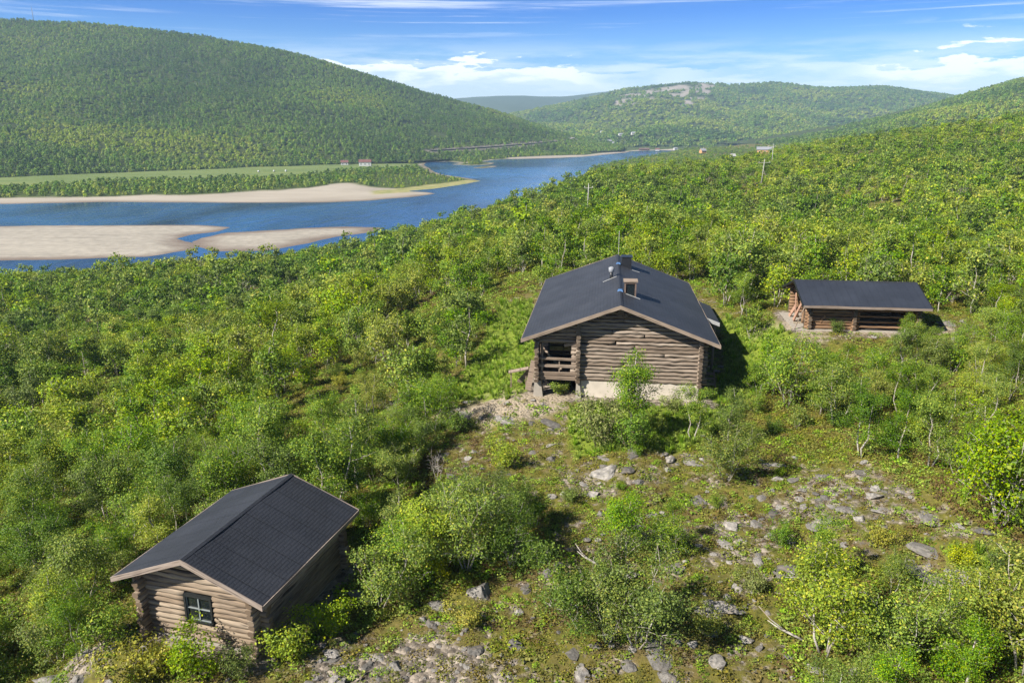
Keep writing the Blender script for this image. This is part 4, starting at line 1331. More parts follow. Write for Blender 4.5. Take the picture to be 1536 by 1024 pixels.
# ------------------------------------------------------------------ forests on the far bank and hills
def canopy(seed, n, R, h, size, conif=False, count=1):
    g = np.random.default_rng(seed); Vs, Fs, k = [], [], 0
    for c in range(count):
        off = np.array([g.uniform(-1, 1), g.uniform(-1, 1), 0]) * R * 1.3 * (count > 1); hh = h * g.uniform(0.7, 1.1)
        a = g.uniform(0, 2 * PI, n); u = g.random(n); t = g.random(n) ** 0.7
        w = R * (np.sqrt(np.clip(1 - (2 * t - 0.75) ** 2 / 1.6, 0.05, 1)) if not conif else (1.05 - t) * 0.75)
        r = w * np.sqrt(u)
        p = np.stack([r * np.cos(a), r * np.sin(a), hh * (0.18 + 0.82 * t)], 1)
        o = p - np.array([0, 0, hh * 0.45]); o /= np.linalg.norm(o, axis=1)[:, None] + 1e-9
        v, f = leaf_quads(p + off, o, size, 0.5, seed + c)
        Vs.append(v); Fs.append(f + k); k += len(v)
    return np.vstack(Vs), np.vstack(Fs)


C1 = [(*canopy(201 + k, 70, 2.3, 6.0, 1.3), k) for k in range(3)] + [(*canopy(211, 60, 1.7, 7.0, 1.2, True), 1)]
# far bank tree belt and the flats behind the meadow
gx, gy = jgrid(-900, 500, 380, 1250, 5.0)
gz, gd = far_z(gx, gy)
sa, mw, spt = far_cover(gx, gy, gd)
V_, rk_, m_ = HILLS['left']
base_line = V_[:, 0, :2]
q = (gd > 14) & (sa < 0.25) & (mw < 0.25) & (spt < 0.45) & (np.abs(gx) < 0.78 * gy) & ~inside(gx, gy, NEAR_POLY)
ax, ay = proj(gx, gy, gz)
q &= (ay > 221)
q &= rng.random(len(gx)) < np.where((ax > 560) & (ay > 262), 0.6, 0.92)
SHOREB = (ay > 262)
gx, gy, gz, sb = gx[q], gy[q], gz[q], SHOREB[q]
hb = rng.uniform(0.7, 1.2, len(gx)) * np.where(sb, 0.72, 0.8)
a_, b_ = proj(gx, gy, gz)
hb *= np.where((a_ > 560) & (b_ > 262), 0.62, 1.0)
scatter('river_bank_woodland', C1, FOREST, np.stack([gx, gy, gz - 0.3], 1), hb, rng.uniform(0, 6.28, len(gx)), rng.choice(4, len(gx), p=[.4, .22, .33, .05]),
        'belt of trees along the far river bank below the meadow', 'woodland')


def hill_points(key, spacing, tmax=1.03, extra=None):
    V, rk, m = HILLS[key]
    P, R = [], []
    Q = V[:, :m + 2]
    a, b, c, d = Q[:-1, :-1], Q[1:, :-1], Q[:-1, 1:], Q[1:, 1:]
    area = np.linalg.norm(np.cross(b - a, c - a), axis=-1)
    cnt = rng.poisson(area / spacing ** 2)
    ii, jj = np.nonzero(cnt)
    rep = cnt[ii, jj]; ii = np.repeat(ii, rep); jj = np.repeat(jj, rep)
    u, w = rng.random(len(ii))[:, None], rng.random(len(ii))[:, None]
    p = (a[ii, jj] * (1 - u) + b[ii, jj] * u) * (1 - w) + (c[ii, jj] * (1 - u) + d[ii, jj] * u) * w
    r = rk[ii, jj]
    ok = (r < rng.uniform(0.1, 0.9, len(r))) & in_view(p[:, 0], p[:, 1], p[:, 2], 60, -80, 40)
    return p[ok]


# pale road cut along the foot of the left hill
ROADPX = [(640, 226.5), (690, 223.5), (735, 220.5), (770, 217.5), (810, 214.5), (845, 210.5), (862, 208.5), (868, 206.5), (858, 203.5)]
bv = BVHTree.FromPolygons([tuple(p) for p in V_.reshape(-1, 3)], [tuple(f) for f in grid_faces(*V_.shape[:2])])
road = []
for p in resample([(a, b, 0) for a, b in ROADPX], 50):
    hh = bv.ray_cast(Vector((0, 0, CAMZ)), Vector(ray(p[0], p[1])))[0]
    if hh is not None: road.append(np.array(hh))
road = np.array(road)
if len(road) > 3:
    t_ = np.gradient(road[:, :2], axis=0); t_ /= np.linalg.norm(t_, axis=1)[:, None] + 1e-9
    nrm = np.stack([-t_[:, 1], t_[:, 0]], 1)
    rv = []
    for s in (3.5, -3.5):
        e = road.copy(); e[:, :2] += nrm * s; e[:, 2] += 0.9; rv.append(e)
    nr = len(road)
    rf = np.stack([np.arange(nr - 1), np.arange(1, nr), nr + np.arange(1, nr), nr + np.arange(nr - 1)], 1)
    tag(link('road', np_mesh('road', np.vstack(rv), rf, [simple('pale_road_gravel', (0.24, 0.22, 0.19), 0.9, 0.15, 0.05)])), 'pale road cut along the foot of the left hill', 'road', kind='structure')

if len(road) > 3:   # bare earth of the road cutting
    me_ = bpy.data.objects['hill'].data
    fl_ = V_.reshape(-1, 3)
    dd = seg_dist(fl_[:, 0], fl_[:, 1], road[:, :2])
    cut = 0.6 * sstep(15, 5, dd)
    ca = me_.color_attributes['cover']
    ca.data.foreach_set('color', np.stack([cut, cut * 0, cut * 0, cut * 0 + 1], 1).astype(np.float32).ravel())
pl = hill_points('left', 4.6)
pl = pl[fbm(pl[:, 0] / 55 + 9, pl[:, 1] / 80, 4) > -1.15]
if len(road) > 3:
    rd = np.full(len(pl), 1e9)
    for r in road[::2]:
        dx, dy = pl[:, 0] - r[0], pl[:, 1] - r[1]
        along = (dx * r[0] + dy * r[1]) / math.hypot(r[0], r[1]); acr = np.hypot(dx, dy) ** 2 - along ** 2
        rd = np.minimum(rd, np.where((along > -22) & (along < 3), np.sqrt(np.maximum(acr, 0)), 1e9))
    pl = pl[rd > 6]
def hill_wood(nm, p, smin, smax, lab, PR, probs):
    nz = fbm(p[:, 0] / 150, p[:, 1] / 220, 5) + 0.3 * rng.standard_normal(len(p))
    pk = np.where(nz > 0.45, 2, np.where(nz < -0.5, 1, 0))
    if len(PR) > 3: pk = np.where((nz < -0.2) & (rng.random(len(p)) < 0.35), 3, pk)
    scatter(nm, PR, FOREST, p - [0, 0, 0.4], rng.uniform(smin, smax, len(p)), rng.uniform(0, 6.28, len(p)), pk, lab, 'forest')
hill_wood('left_hill_forest', pl, 0.42, 1.05, 'green birch and pine forest covering the hill left of the river', C1, [.42, .28, .15, .15])
C2 = [(*canopy(231 + k, 34, 3.4, 7.5, 3.0, count=3), k) for k in range(3)]
hill_wood('valley_hill_forest', hill_points('mid', 13.0), 0.75, 1.3, 'forest covering the broad hill at the head of the valley', C2, [.4, .4, .2])
hill_wood('right_hill_forest', hill_points('right', 6.5), 0.8, 1.3, 'forest on the hill shoulder at the right edge', C1, [.45, .2, .25, .1])


# ------------------------------------------------------------------ log buildings
def building(B, name, label, cat, group=None):
    return empty(name, (B['rF'][0], B['rF'][1], B['ground']), -B['yaw'], label, cat, group)


def roof_parts(B, root, top, under, barge, zr, thick=0.13, sag=0.0, fascia=True, cap=True, bdrop=0.24, capw=0.11, lift=0.05):
    w, h, L = B['w'], B['h'], B['L']
    sl = math.hypot(w, h); n = np.array([h, w]) / sl
    mb = MB()
    for s in (-1, 1):
        k = 14; ys = np.linspace(0, L, k)
        def P(a, y, dz=0.0): return (s * w * a, y, zr - h * a + dz + 0.018 * math.sin(y * 1.7 + a * 4 + s))
        for i in range(k - 1):
            y0, y1 = ys[i], ys[i + 1]
            for a0, a1 in ((0, .34), (.34, .67), (.67, 1)):
                q = [P(a0, y0), P(a1, y0), P(a1, y1), P(a0, y1)]
                uv = [(y0, a0 * sl), (y0, a1 * sl), (y1, a1 * sl), (y1, a0 * sl)]
                if s < 0: q, uv = q[::-1], uv[::-1]
                mb.quad(q, 0, uv)
                q = [P(a0, y0, -thick), P(a1, y0, -thick), P(a1, y1, -thick), P(a0, y1, -thick)]
                uv = [(b, a) for a, b in uv] if False else [(y0 * 1, a0 * sl), (y0, a1 * sl), (y1, a1 * sl), (y1, a0 * sl)]
                if s > 0: q, uv = q[::-1], uv[::-1]
                mb.quad(q, 1, uv)
            a0, a1 = P(1, y0), P(1, y1)
            q = [a0, (a0[0], a0[1], a0[2] - thick), (a1[0], a1[1], a1[2] - thick), a1]
            mb.quad(q if s > 0 else q[::-1], 1)
        for y, fl in ((0, 1), (L, -1)):
            for a0, a1 in ((0, .34), (.34, .67), (.67, 1)):
                q = [P(a0, y, -thick), P(a1, y, -thick), P(a1, y), P(a0, y)]
                mb.quad(q if s * fl > 0 else q[::-1], 1)
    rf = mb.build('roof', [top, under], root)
    if cap:
        c = MB()
        for s in (-1, 1):
            q = [(0, -0.02, zr + 0.026), (s * capw, -0.02, zr + 0.026 - capw * h / w), (s * capw, L + 0.02, zr + 0.026 - capw * h / w), (0, L + 0.02, zr + 0.026)]
            c.quad(q if s > 0 else q[::-1], 0, [(0, 0), (0, .2), (L, .2), (L, 0)])
            q2 = [(s * capw, -0.02, zr + 0.026 - capw * h / w), (s * capw, -0.02, zr - 0.02 - capw * h / w), (s * capw, L + .02, zr - 0.02 - capw * h / w), (s * capw, L + 0.02, zr + 0.026 - capw * h / w)]
            c.quad(q2 if s > 0 else q2[::-1], 0)
        c.build('ridge_cap', CAPM, rf)
    for y in (-0.045, L + 0.003):
        for s in (-1, 1):
            b = MB()
            e0 = 0.0; e1 = 1.006
            zt = lift
            pts = lambda a, dz: (s * w * a, dz, zr - h * a)
            x0, x1 = s * w * e0, s * w * e1
            z0, z1 = zr - h * e0 + zt - 0.035, zr - h * e1 + zt - 0.035
            p = [(x0, y, z0 - bdrop), (x1, y, z1 - bdrop), (x1, y + 0.042, z1 - bdrop), (x0, y + 0.042, z0 - bdrop), (x0, y, z0), (x1, y, z1), (x1, y + 0.042, z1), (x0, y + 0.042, z0)]
            if s < 0: p = [p[1], p[0], p[3], p[2], p[5], p[4], p[7], p[6]]
            b.hexa(p)
            b.build('barge_board', barge, root, 0.006)
    if fascia:
        for s in (-1, 1):
            b = MB()
            xe = s * (w + 0.004); ze = zr - h
            b.box(min(xe, xe + s * 0.03), max(xe, xe + s * 0.03), 0.0, L, ze - thick - 0.05, ze - 0.01)
            b.build('eave_board', barge if B is not CABIN else PINKB, root)
    return rf


def gap_shade(mb, x0, x1, y0, y1, z0, z1, m=2):  # added dark sheet behind logs; its colour stands for shade in the gaps
    mb.box(x0, x1, y0, y1, z0, z1, m)


# --- front cabin
zr = CABIN['rF'][2] - CABIN['ground']
slope = CABIN['h'] / CABIN['w']
cab = building(CABIN, 'log_cabin', 'small log cabin with charcoal felt roof and one four-pane window in the left foreground', 'cabin')
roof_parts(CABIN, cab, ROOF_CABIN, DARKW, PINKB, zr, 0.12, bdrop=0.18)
WX, Y0, Y1, R_, SPC = 2.22, 0.70, CABIN['L'] - 0.55, 0.112, 0.205


def under(x): return zr - slope * abs(x) - 0.17


for yw, nm in ((Y0, 'gable_wall'), (Y1, 'gable_wall')):
    mb = MB(); z = 0.17
    k = 0
    while z < zr - 0.30:
        top = z + SPC / 2
        xm = min(WX + 0.40 + rng.uniform(-.06, .06), (zr - 0.19 - top) / slope)
        if z < under(WX) - 0.05: xm = WX + 0.40 + rng.uniform(-.07, .07)
        if yw == Y0 and 0.80 < z + 0.05 and z - 0.05 < 1.84:
            mb.log((-xm, yw, z), (-0.60, yw, z), R_ * 1.03); mb.log((0.48, yw, z), (xm, yw, z), R_ * 1.03)
        else:
            mb.log((-xm, yw, z), (xm, yw, z), R_ * 1.03)
        z += SPC; k += 1
    s = 1 if yw == Y0 else -1
    ya, yb = sorted((yw + s * 0.05, yw + s * 0.09))
    n = 8
    xs = np.linspace(-WX, WX, n)
    for a, b in zip(xs[:-1], xs[1:]):
        mb.hexa([(a, ya, 0.0), (b, ya, 0.0), (b, yb, 0.0), (a, yb, 0.0), (a, ya, under(a)), (b, ya, under(b)), (b, yb, under(b)), (a, yb, under(a))], 2)  # black backing gives the gaps between logs their painted shade
    mb.build(nm, [LOGW, ENDG, SHADEBLK], cab)
for s in (-1, 1):
    mb = MB(); z = 0.07
    while z < under(WX) + 0.02:
        e0, e1 = rng.uniform(-.07, .07, 2)
        mb.log((s * WX, Y0 - 0.47 + e0, z), (s * WX, Y1 + 0.38 + e1, z), R_ * 1.03)
        z += SPC
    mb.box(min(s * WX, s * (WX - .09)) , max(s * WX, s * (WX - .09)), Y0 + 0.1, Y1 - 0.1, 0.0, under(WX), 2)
    mb.build('side_wall', [LOGW, ENDG, SHADEBLK], cab)
for x in (0.0, -1.15, 1.15):
    mb = MB(); mb.log((x, 0.16 if x == 0 else 0.28, under(x) - 0.02), (x, CABIN['L'] - 0.2, under(x) - 0.02), 0.105)
    mb.build('purlin', [LOGG, ENDD], cab)
win = MB()
xa, xb, za, zb = -0.61, 0.49, 0.80, 1.84
fw, yf0, yf1 = 0.075, Y0 - 0.145, Y0 + 0.03
win.box(xa, xa + fw, yf0, yf1, za, zb); win.box(xb - fw, xb, yf0, yf1, za, zb)
win.box(xa + fw, xb - fw, yf0, yf1, za, za + fw); win.box(xa + fw, xb - fw, yf0, yf1, zb - fw, zb)
wf = win.build('window', BLACKP, cab, 0.006)
g = MB(); g.box(xa + fw, xb - fw, Y0 - 0.06, Y0 - 0.045, za + fw, zb - fw); g.build('pane', GLASS, wf)
mu = MB(); xc, zc = (xa + xb) / 2, (za + zb) / 2
i0, i1, j0, j1 = xa + fw, xb - fw, za + fw, zb - fw
for b in ((xc - .022, xc + .022, j0, j1), (i0 + .02, xc - .022, zc - .013, zc + .013), (xc + .022, i1 - .02, zc - .013, zc + .013), (i0, i0 + .02, j0, j1), (i1 - .02, i1, j0, j1)):
    mu.box(b[0], b[1], Y0 - 0.10, Y0 - 0.061, b[2], b[3])
for b in ((i0 + .02, xc - .022, j0, j0 + .02), (xc + .022, i1 - .02, j0, j0 + .02), (i0 + .02, xc - .022, j1 - .02, j1), (xc + .022, i1 - .02, j1 - .02, j1)):
    mu.box(b[0], b[1], Y0 - 0.097, Y0 - 0.062, b[2], b[3])
mu.build('sash', simple('pale_sash_paint', (0.21, 0.235, 0.235), 0.5, 0.1, 8), wf)
fd = MB()
for k in range(16):
    x = -WX + (k + .5) * 2 * WX / 16
    fd.box(x - 0.13, x + 0.13, Y0 - 0.10 - rng.uniform(0, .06), Y0 + 0.12, -0.35, 0.02 + rng.uniform(0, .05))
fd.box(-WX - 0.12, -WX + 0.1, Y0 + 0.13, Y1, -0.4, 0.03); fd.box(WX - 0.1, WX + 0.12, Y0 + 0.13, Y1, -0.4, 0.03)
fd.build('foundation', CONC, cab, 0.02)

# --- main log house
zr = HOUSE['rF'][2] - HOUSE['ground']; slope = HOUSE['h'] / HOUSE['w']
hs = building(HOUSE, 'log_house', 'large weathered log house with broad charcoal roof, chimney and corner porch in mid view', 'house')
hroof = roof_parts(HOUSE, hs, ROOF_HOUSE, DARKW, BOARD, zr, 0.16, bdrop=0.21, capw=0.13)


def underh(x): return zr - slope * abs(x) - 0.22


XR, XL, XP, YF, YB, R_, SPC = 4.62, -4.72, -2.32, 0.85, 16.7, 0.125, 0.222
LG = [LOGG, ENDD, SHADEBLK]
mb = MB(); z = 1.12
while z < zr - 0.42:
    top = z + SPC / 2
    lim = (zr - 0.24 - top) / slope
    x0, x1 = max(XP - 0.42 + rng.uniform(-.05, .05), -lim), min(XR + 0.40 + rng.uniform(-.06, .06), lim)
    if z > 3.35: x0 = -lim if z > underh(XL) - .3 else x0
    # spliced hewn logs of uneven thickness
    sp = rng.uniform(0.3, 0.7)
    if rng.random() < 0.65 and x1 - x0 > 3:
        xm = x0 + (x1 - x0) * sp
        mb.log((x0, YF, z), (xm - .01, YF, z + rng.uniform(-.02, .02)), R_ * 1.0, wob=0.016, jit=0.04, hew=5, sq=0.80); mb.log((xm + .01, YF, z + rng.uniform(-.02, .02)), (x1, YF, z), R_ * 1.0, wob=0.016, jit=0.04, hew=5, sq=0.80)
    else: mb.log((x0, YF, z), (x1, YF, z), R_ * 1.02, wob=0.016, jit=0.04, hew=5, sq=0.80)
    z += SPC
xs = np.linspace(XP, XR, 9)
for a, b in zip(xs[:-1], xs[1:]):
    mb.hexa([(a, YF + .05, 1.0), (b, YF + .05, 1.0), (b, YF + .1, 1.0), (a, YF + .1, 1.0), (a, YF + .05, underh(a)), (b, YF + .05, underh(b)), (b, YF + .1, underh(b)), (a, YF + .1, underh(a))], 2)  # black backing, shade of the log gaps put into its colour
mb.build('gable_wall', LG, hs)
mb = MB(); z = 1.12
while z < zr - 0.42:
    lim = (zr - 0.24 - z - SPC / 2) / slope
    mb.log((max(XL - .35, -lim), YB, z), (min(XR + .35, lim), YB, z), R_ * 1.03)
    z += SPC
mb.build('gable_wall', LG, hs)
for x, y0, nm in ((XR, YF - 0.42, 'side_wall'), (XL, YF - 0.42, 'side_wall'), (XP, YF - 0.40, 'porch_wall')):
    mb = MB(); z = 1.01
    while z < underh(x) + (0.02 if nm == 'side_wall' else -0.1):
        a = y0 + rng.uniform(-.08, .08)
        yend = YB + 0.38
        if x == XL: yend = YF + 0.55 if 2.2 < z < 3.2 else YB + .38
        if nm == 'porch_wall': yend = 3.2
        if x == XR:
            for (a0, b0) in ((a, 6.2), (6.2, 11.4), (11.4, yend)): mb.log((x, a0, z), (x, b0 + .02, z), R_ * 1.03)
        else: mb.log((x, a, z), (x, yend, z), R_ * 1.03)
        z += SPC
    if x == XL:
        z = 2.34
        while z < 3.2: mb.log((x, 3.2, z), (x, YB + .38, z), R_ * 1.03); z += SPC
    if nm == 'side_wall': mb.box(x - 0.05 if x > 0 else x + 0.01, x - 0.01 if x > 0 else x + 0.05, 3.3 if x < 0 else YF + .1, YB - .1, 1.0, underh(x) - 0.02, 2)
    mb.build(nm, LG, hs)
# porch bay
mb = MB()
zq = 1.08
while zq < underh(XP) - .2:
    lim = (zr - 0.24 - zq - SPC / 2) / slope
    mb.log((max(XL + .1, -lim), 3.2, zq), (XP, 3.2, zq), R_ * 1.03); zq += SPC
mb.build('porch_back_wall', LG, hs)
pw = MB(); pw.box(-4.25, -2.75, 2.98, 3.06, 1.25, 3.1, 0); pwo = pw.build('window', BLACKP, hs)
g = MB(); g.box(-4.15, -2.85, 2.95, 2.978, 1.35, 3.0); g.build('pane', GLASS, pwo)
mb = MB(); mb.box(XL + .12, XP - .1, YF - .1, 3.1, 0.98, 1.06); mb.build('porch_floor', BOARD, hs)
mb = MB()
lim = (zr - 0.24 - 3.55) / slope
mb.log((-4.95, YF, 3.36), (XP - .1, YF, 3.36), .12)
mb.log((-4.2, YF, 3.58), (XP - .1, YF, 3.58), .12); mb.log((-3.6, YF, 3.80), (XP - .1, YF, 3.80), .12); mb.log((-3.05, YF, 4.02), (XP - .1, YF, 4.02), .12)
mb.build('porch_lintel', LG, hs)
rail = MB()
rail.bar((XL + .14, YF - .12, 2.30), (XP - .12, YF - .12, 2.27), 0.10, 0.13)
rail.bar((XL + .14, YF - .12, 1.85), (XP - .12, YF - .12, 1.86), 0.07, 0.17)
rail.bar((XL + .14, YF - .14, 1.38), (XP - .12, YF - .14, 1.40), 0.06, 0.20)
rail.bar((XL + .14, YF - .15, 1.15), (XP - .12, YF - .15, 1.12), 0.06, 0.21)
rail.bar((-3.42, YF - .05, 1.06), (-3.42, YF - .05, 2.22), 0.06, 0.06, up=(0, 1, 0))
rail.build('porch_railing', BOARD, hs, 0.008)
for x, tw in ((XP - .28, 0.16), (XL + .28, 0.12)):
    p = MB(); p.log((x, YF + .02, 1.06), (x, YF + .02, 3.28), tw * .75, wob=0.006); p.build('porch_post', [BOARD, ENDG], hs)
br = MB(); br.bar((-3.15, YF - .1, 3.10), (-2.3, YF - .14, 3.28), 0.05, 0.16); br.build('porch_brace', BOARD, hs)
for x in (XL + .05, XP + 0.02):
    p = MB(); wd = 0.26 if x < -4 else .14
    p.hexa([(x - wd, YF - .35, -.25), (x + wd + .1, YF - .35, -.25), (x + wd + .1, YF + .5, -.25), (x - wd, YF + .5, -.25), (x - wd * .7, YF - .2, .93), (x + wd * .7, YF - .2, .93), (x + wd * .7, YF + .4, .93), (x - wd * .7, YF + .4, .93)])
    p.build('pier', CONC, hs, 0.02)
cs = MB(); cs.box(XL + .2, XP - .1, 2.5, 2.56, -0.2, 0.97); cs.box(-3.55, -3.47, 1.0, 1.08, -.2, .97); cs.build('crawl_space_shade', SHADEBLK, hs)  # added black sheets painting the shade of the open space under the porch
fd = MB()
fd.box(XP + .16, XR + 0.02, YF - .06, YF + .2, -.4, .985); fd.box(XR - .2, XR + .02, YF + .2, YB, -.4, .985); fd.box(XL - .02, XL + .18, 3.0, YB, -.4, .985); fd.box(XL + .18, XR - .2, YB - .2, YB, -.4, .985)
fd.build('foundation', simple('pale_foundation_render', (0.50, 0.445, 0.37), 0.9, 0.12, 2.2), hs, 0.015)
for x, zc in ((0.02, underh(0) - .02), (XP, underh(XP) - .0), (XL + .05, underh(XL) - .03), (XR, underh(XR) - .03), (2.35, underh(2.35) - .0)):
    p = MB(); p.log((x, 0.14 + (0.1 if abs(x) == 2.35 else 0), zc), (x, HOUSE['L'] - .15, zc), 0.13); p.build('purlin', [LOGG, ENDG], hs)
bk = MB(); bk.log((.05, .42, underh(0) - .32), (.05, YF + .2, underh(0) - .32), .17); bk.log((.3, .55, underh(0) - .5), (.3, YF + .2, underh(0) - .5), .13); bk.build('ridge_bracket', [LOGG, ENDD], hs)


def rz(x): return zr - slope * abs(x)


# roof furniture (parts of the house)
c = MB(); x0, x1, ya, yb = 0.26, 0.96, 13.3, 14.2
c.hexa([(x0, ya, rz(x0) - .1), (x1, ya, rz(x1) - .1), (x1, yb, rz(x1) - .1), (x0, yb, rz(x0) - .1), (x0, ya, 6.22), (x1, ya, 6.22), (x1, yb, 6.22), (x0, yb, 6.22)])
ch = c.build('chimney', BLACKM, hs, 0.01)
c = MB(); c.box(x0 - .05, x1 + .07, ya - .05, yb + .05, 6.225, 6.27); c.build('chimney_cap', BLACKM, ch)
c = MB(); c.hexa([(x1 + .05, ya - .3, rz(x1 + .05) + .005), (x1 + .6, ya - .05, rz(x1 + .6) + .005), (x1 + .6, ya + .12, rz(x1 + .6) + .005), (x1 + .05, ya - .13, rz(x1 + .05) + .005),
        (x1 + .05, ya - .3, rz(x1 + .05) + .03), (x1 + .6, ya - .05, rz(x1 + .6) + .03), (x1 + .6, ya + .12, rz(x1 + .6) + .03), (x1 + .05, ya - .13, rz(x1 + .05) + .03)]); c.build('flashing', PALEM, ch)
dm = MB(); x0, x1, ya, yb = 0.26, 0.98, 3.95, 4.75; zt = 6.28
fr = 0.09
dm.hexa([(x0, ya + .1, rz(x0) - .1), (x1, ya + .1, rz(x1) - .1), (x1, yb, rz(x1) - .1), (x0, yb, rz(x0) - .1), (x0, ya + .1, zt), (x1, ya + .1, zt), (x1, yb, zt), (x0, yb, zt)])
dmo = dm.build('roof_lantern', BLACKM, hs)
f_ = MB(); f_.hexa([(x0, ya, rz(x0)), (x0 + fr, ya, rz(x0 + fr)), (x0 + fr, ya + .1, rz(x0 + fr)), (x0, ya + .1, rz(x0)), (x0, ya, zt), (x0 + fr, ya, zt), (x0 + fr, ya + .1, zt), (x0, ya + .1, zt)])
f_.hexa([(x1 - fr, ya, rz(x1 - fr)), (x1, ya, rz(x1)), (x1, ya + .1, rz(x1)), (x1 - fr, ya + .1, rz(x1 - fr)), (x1 - fr, ya, zt), (x1, ya, zt), (x1, ya + .1, zt), (x1 - fr, ya + .1, zt)])
f_.box(x0 + fr, x1 - fr, ya, ya + .1, zt - .1, zt); f_.build('frame', simple('brown_lantern_frame', (0.13, 0.09, 0.07), .7), dmo)
g = MB(); g.box(x0 + fr, x1 - fr, ya + .06, ya + .09, rz(x1), zt - .1); g.build('pane', GLASS, dmo)
c = MB(); c.box(x0 - .06, x1 + .08, ya - .06, yb + .06, zt + .003, zt + .07); c.build('lid', BOARD, dmo, .01)
c = MB(); c.hexa([(x0 + .1, ya - .22, rz(x0 + .1) + .005), (x1 + .25, ya - .1, rz(x1 + .25) + .005), (x1 + .25, ya + .02, rz(x1 + .25) + .005), (x0 + .1, ya - .08, rz(x0 + .1) + .005),
        (x0 + .1, ya - .22, rz(x0 + .1) + .03), (x1 + .25, ya - .1, rz(x1 + .25) + .03), (x1 + .25, ya + .02, rz(x1 + .25) + .03), (x0 + .1, ya - .08, rz(x0 + .1) + .03)]); c.build('flashing', PALEM, dmo)
vp = MB(); vx, vy = -0.5, 8.9
vp.tube([(vx, vy, rz(vx) - .1), (vx, vy, rz(vx) + .45)], 0.11, 12)
vo = vp.build('vent_pipe', BLACKM, hs)
vp = MB(); vp.tube([(vx, vy, rz(vx) + .40), (vx, vy, rz(vx) + .44), (vx, vy, rz(vx) + .72), (vx, vy, rz(vx) + .78)], [.13, .18, .20, .08], 12); vp.build('vent_cowl', GREYH, vo)
c = MB()
c.hexa([(vx - .55, vy - .5, rz(vx - .55) + .004), (vx + .35, vy - .12, rz(vx + .35) + .004), (vx + .35, vy + .02, rz(vx + .35) + .004), (vx - .55, vy - .36, rz(vx - .55) + .004),
        (vx - .55, vy - .5, rz(vx - .55) + .03), (vx + .35, vy - .12, rz(vx + .35) + .03), (vx + .35, vy + .02, rz(vx + .35) + .03), (vx - .55, vy - .36, rz(vx - .55) + .03)])
c.build('flashing', PALEM, vo)
for vyy in (13.55, 4.1):
    c = MB(); c.hexa([(-.16, vyy - .22, rz(.16) + .045), (.2, vyy - .2, rz(.2) + .04), (.24, vyy + .25, rz(.24) + .04), (-.12, vyy + .2, rz(.12) + .045), (-.10, vyy - .12, rz(0) + .09), (.14, vyy - .12, rz(0) + .07), (.16, vyy + .15, rz(0) + .07), (-.08, vyy + .1, rz(0) + .09)])
    c.build('tarp_patch', BLUET, hroof, .02)
# side porch roof at the rear of the right slope
sr = MB(); xe, xo, ya, yb = HOUSE['w'] + 0.045, HOUSE['w'] + 0.85, 6.4, 11.2
ze, zo = zr - HOUSE['h'] - 0.004, zr - HOUSE['h'] - 0.31
sr.hexa([(xe, ya, ze - .13), (xo, ya, zo - .13), (xo, yb, zo - .13), (xe, yb, ze - .13), (xe, ya, ze), (xo, ya, zo), (xo, yb, zo), (xe, yb, ze)])
sro = sr.build('side_porch_roof', ROOF_HOUSE, hs)
b = MB(); b.hexa([(xe, ya - .05, ze - .24), (xo, ya - .05, zo - .24), (xo, ya - .005, zo - .24), (xe, ya - .005, ze - .24), (xe, ya - .05, ze), (xo, ya - .05, zo), (xo, ya - .005, zo), (xe, ya - .005, ze)]); b.build('barge_board', PALEM, sro)
for y in (6.7, 10.9):
    p = MB(); p.log((xo - .25, y, 0.0), (xo - .25, y, zo - .13), .09); p.build('porch_post', [BOARD, ENDG], hs)
st = MB()
for k in range(4): st.box(XR + .35, XR + 1.25, 2.4 + k * .32, 2.7 + k * .32, .15 + .22 * k, .21 + .22 * k)
st.bar((XR + .35, 2.3, 0.0), (XR + .35, 3.75, 1.0), .05, .22); st.bar((XR + 1.25, 2.3, 0.0), (XR + 1.25, 3.75, 1.0), .05, .22)
st.build('side_steps', BOARD, hs)

# boards leaning by the left wall of the house
for k, (p0, p1, w_) in enumerate((((-5.3, 1.15, 0.15), (-4.98, 1.5, 1.9), .34), ((-6.55, 1.9, .98), (-5.35, 2.0, 1.25), .5), ((-6.0, 2.6, 0.1), (-5.3, 2.4, 1.0), .3))):
    m = MB(); m.bar(p0, p1, w_, 0.05, up=(0, 1, .3) if k != 1 else (0, 0, 1))
    if k == 1:
        m.bar((-6.4, 1.9, 0.0), (-6.4, 1.9, .92), .07, .07, up=(0, 1, 0)); m.bar((-5.5, 2.0, 0.0), (-5.5, 2.0, 1.18), .07, .07, up=(0, 1, 0))
    o = m.build('plank' if k != 1 else 'board_table', BOARD, None, .006)
    o.location = (HOUSE['rF'][0], HOUSE['rF'][1], HOUSE['ground']); o.rotation_euler = (0, 0, -HOUSE['yaw'])
    tag(o, ('long pale plank leaning steeply on the left corner of the log house', 'pale tilted board on posts standing left of the log house', 'short pale plank on the grass left of the log house')[k], 'table' if k == 1 else 'plank')

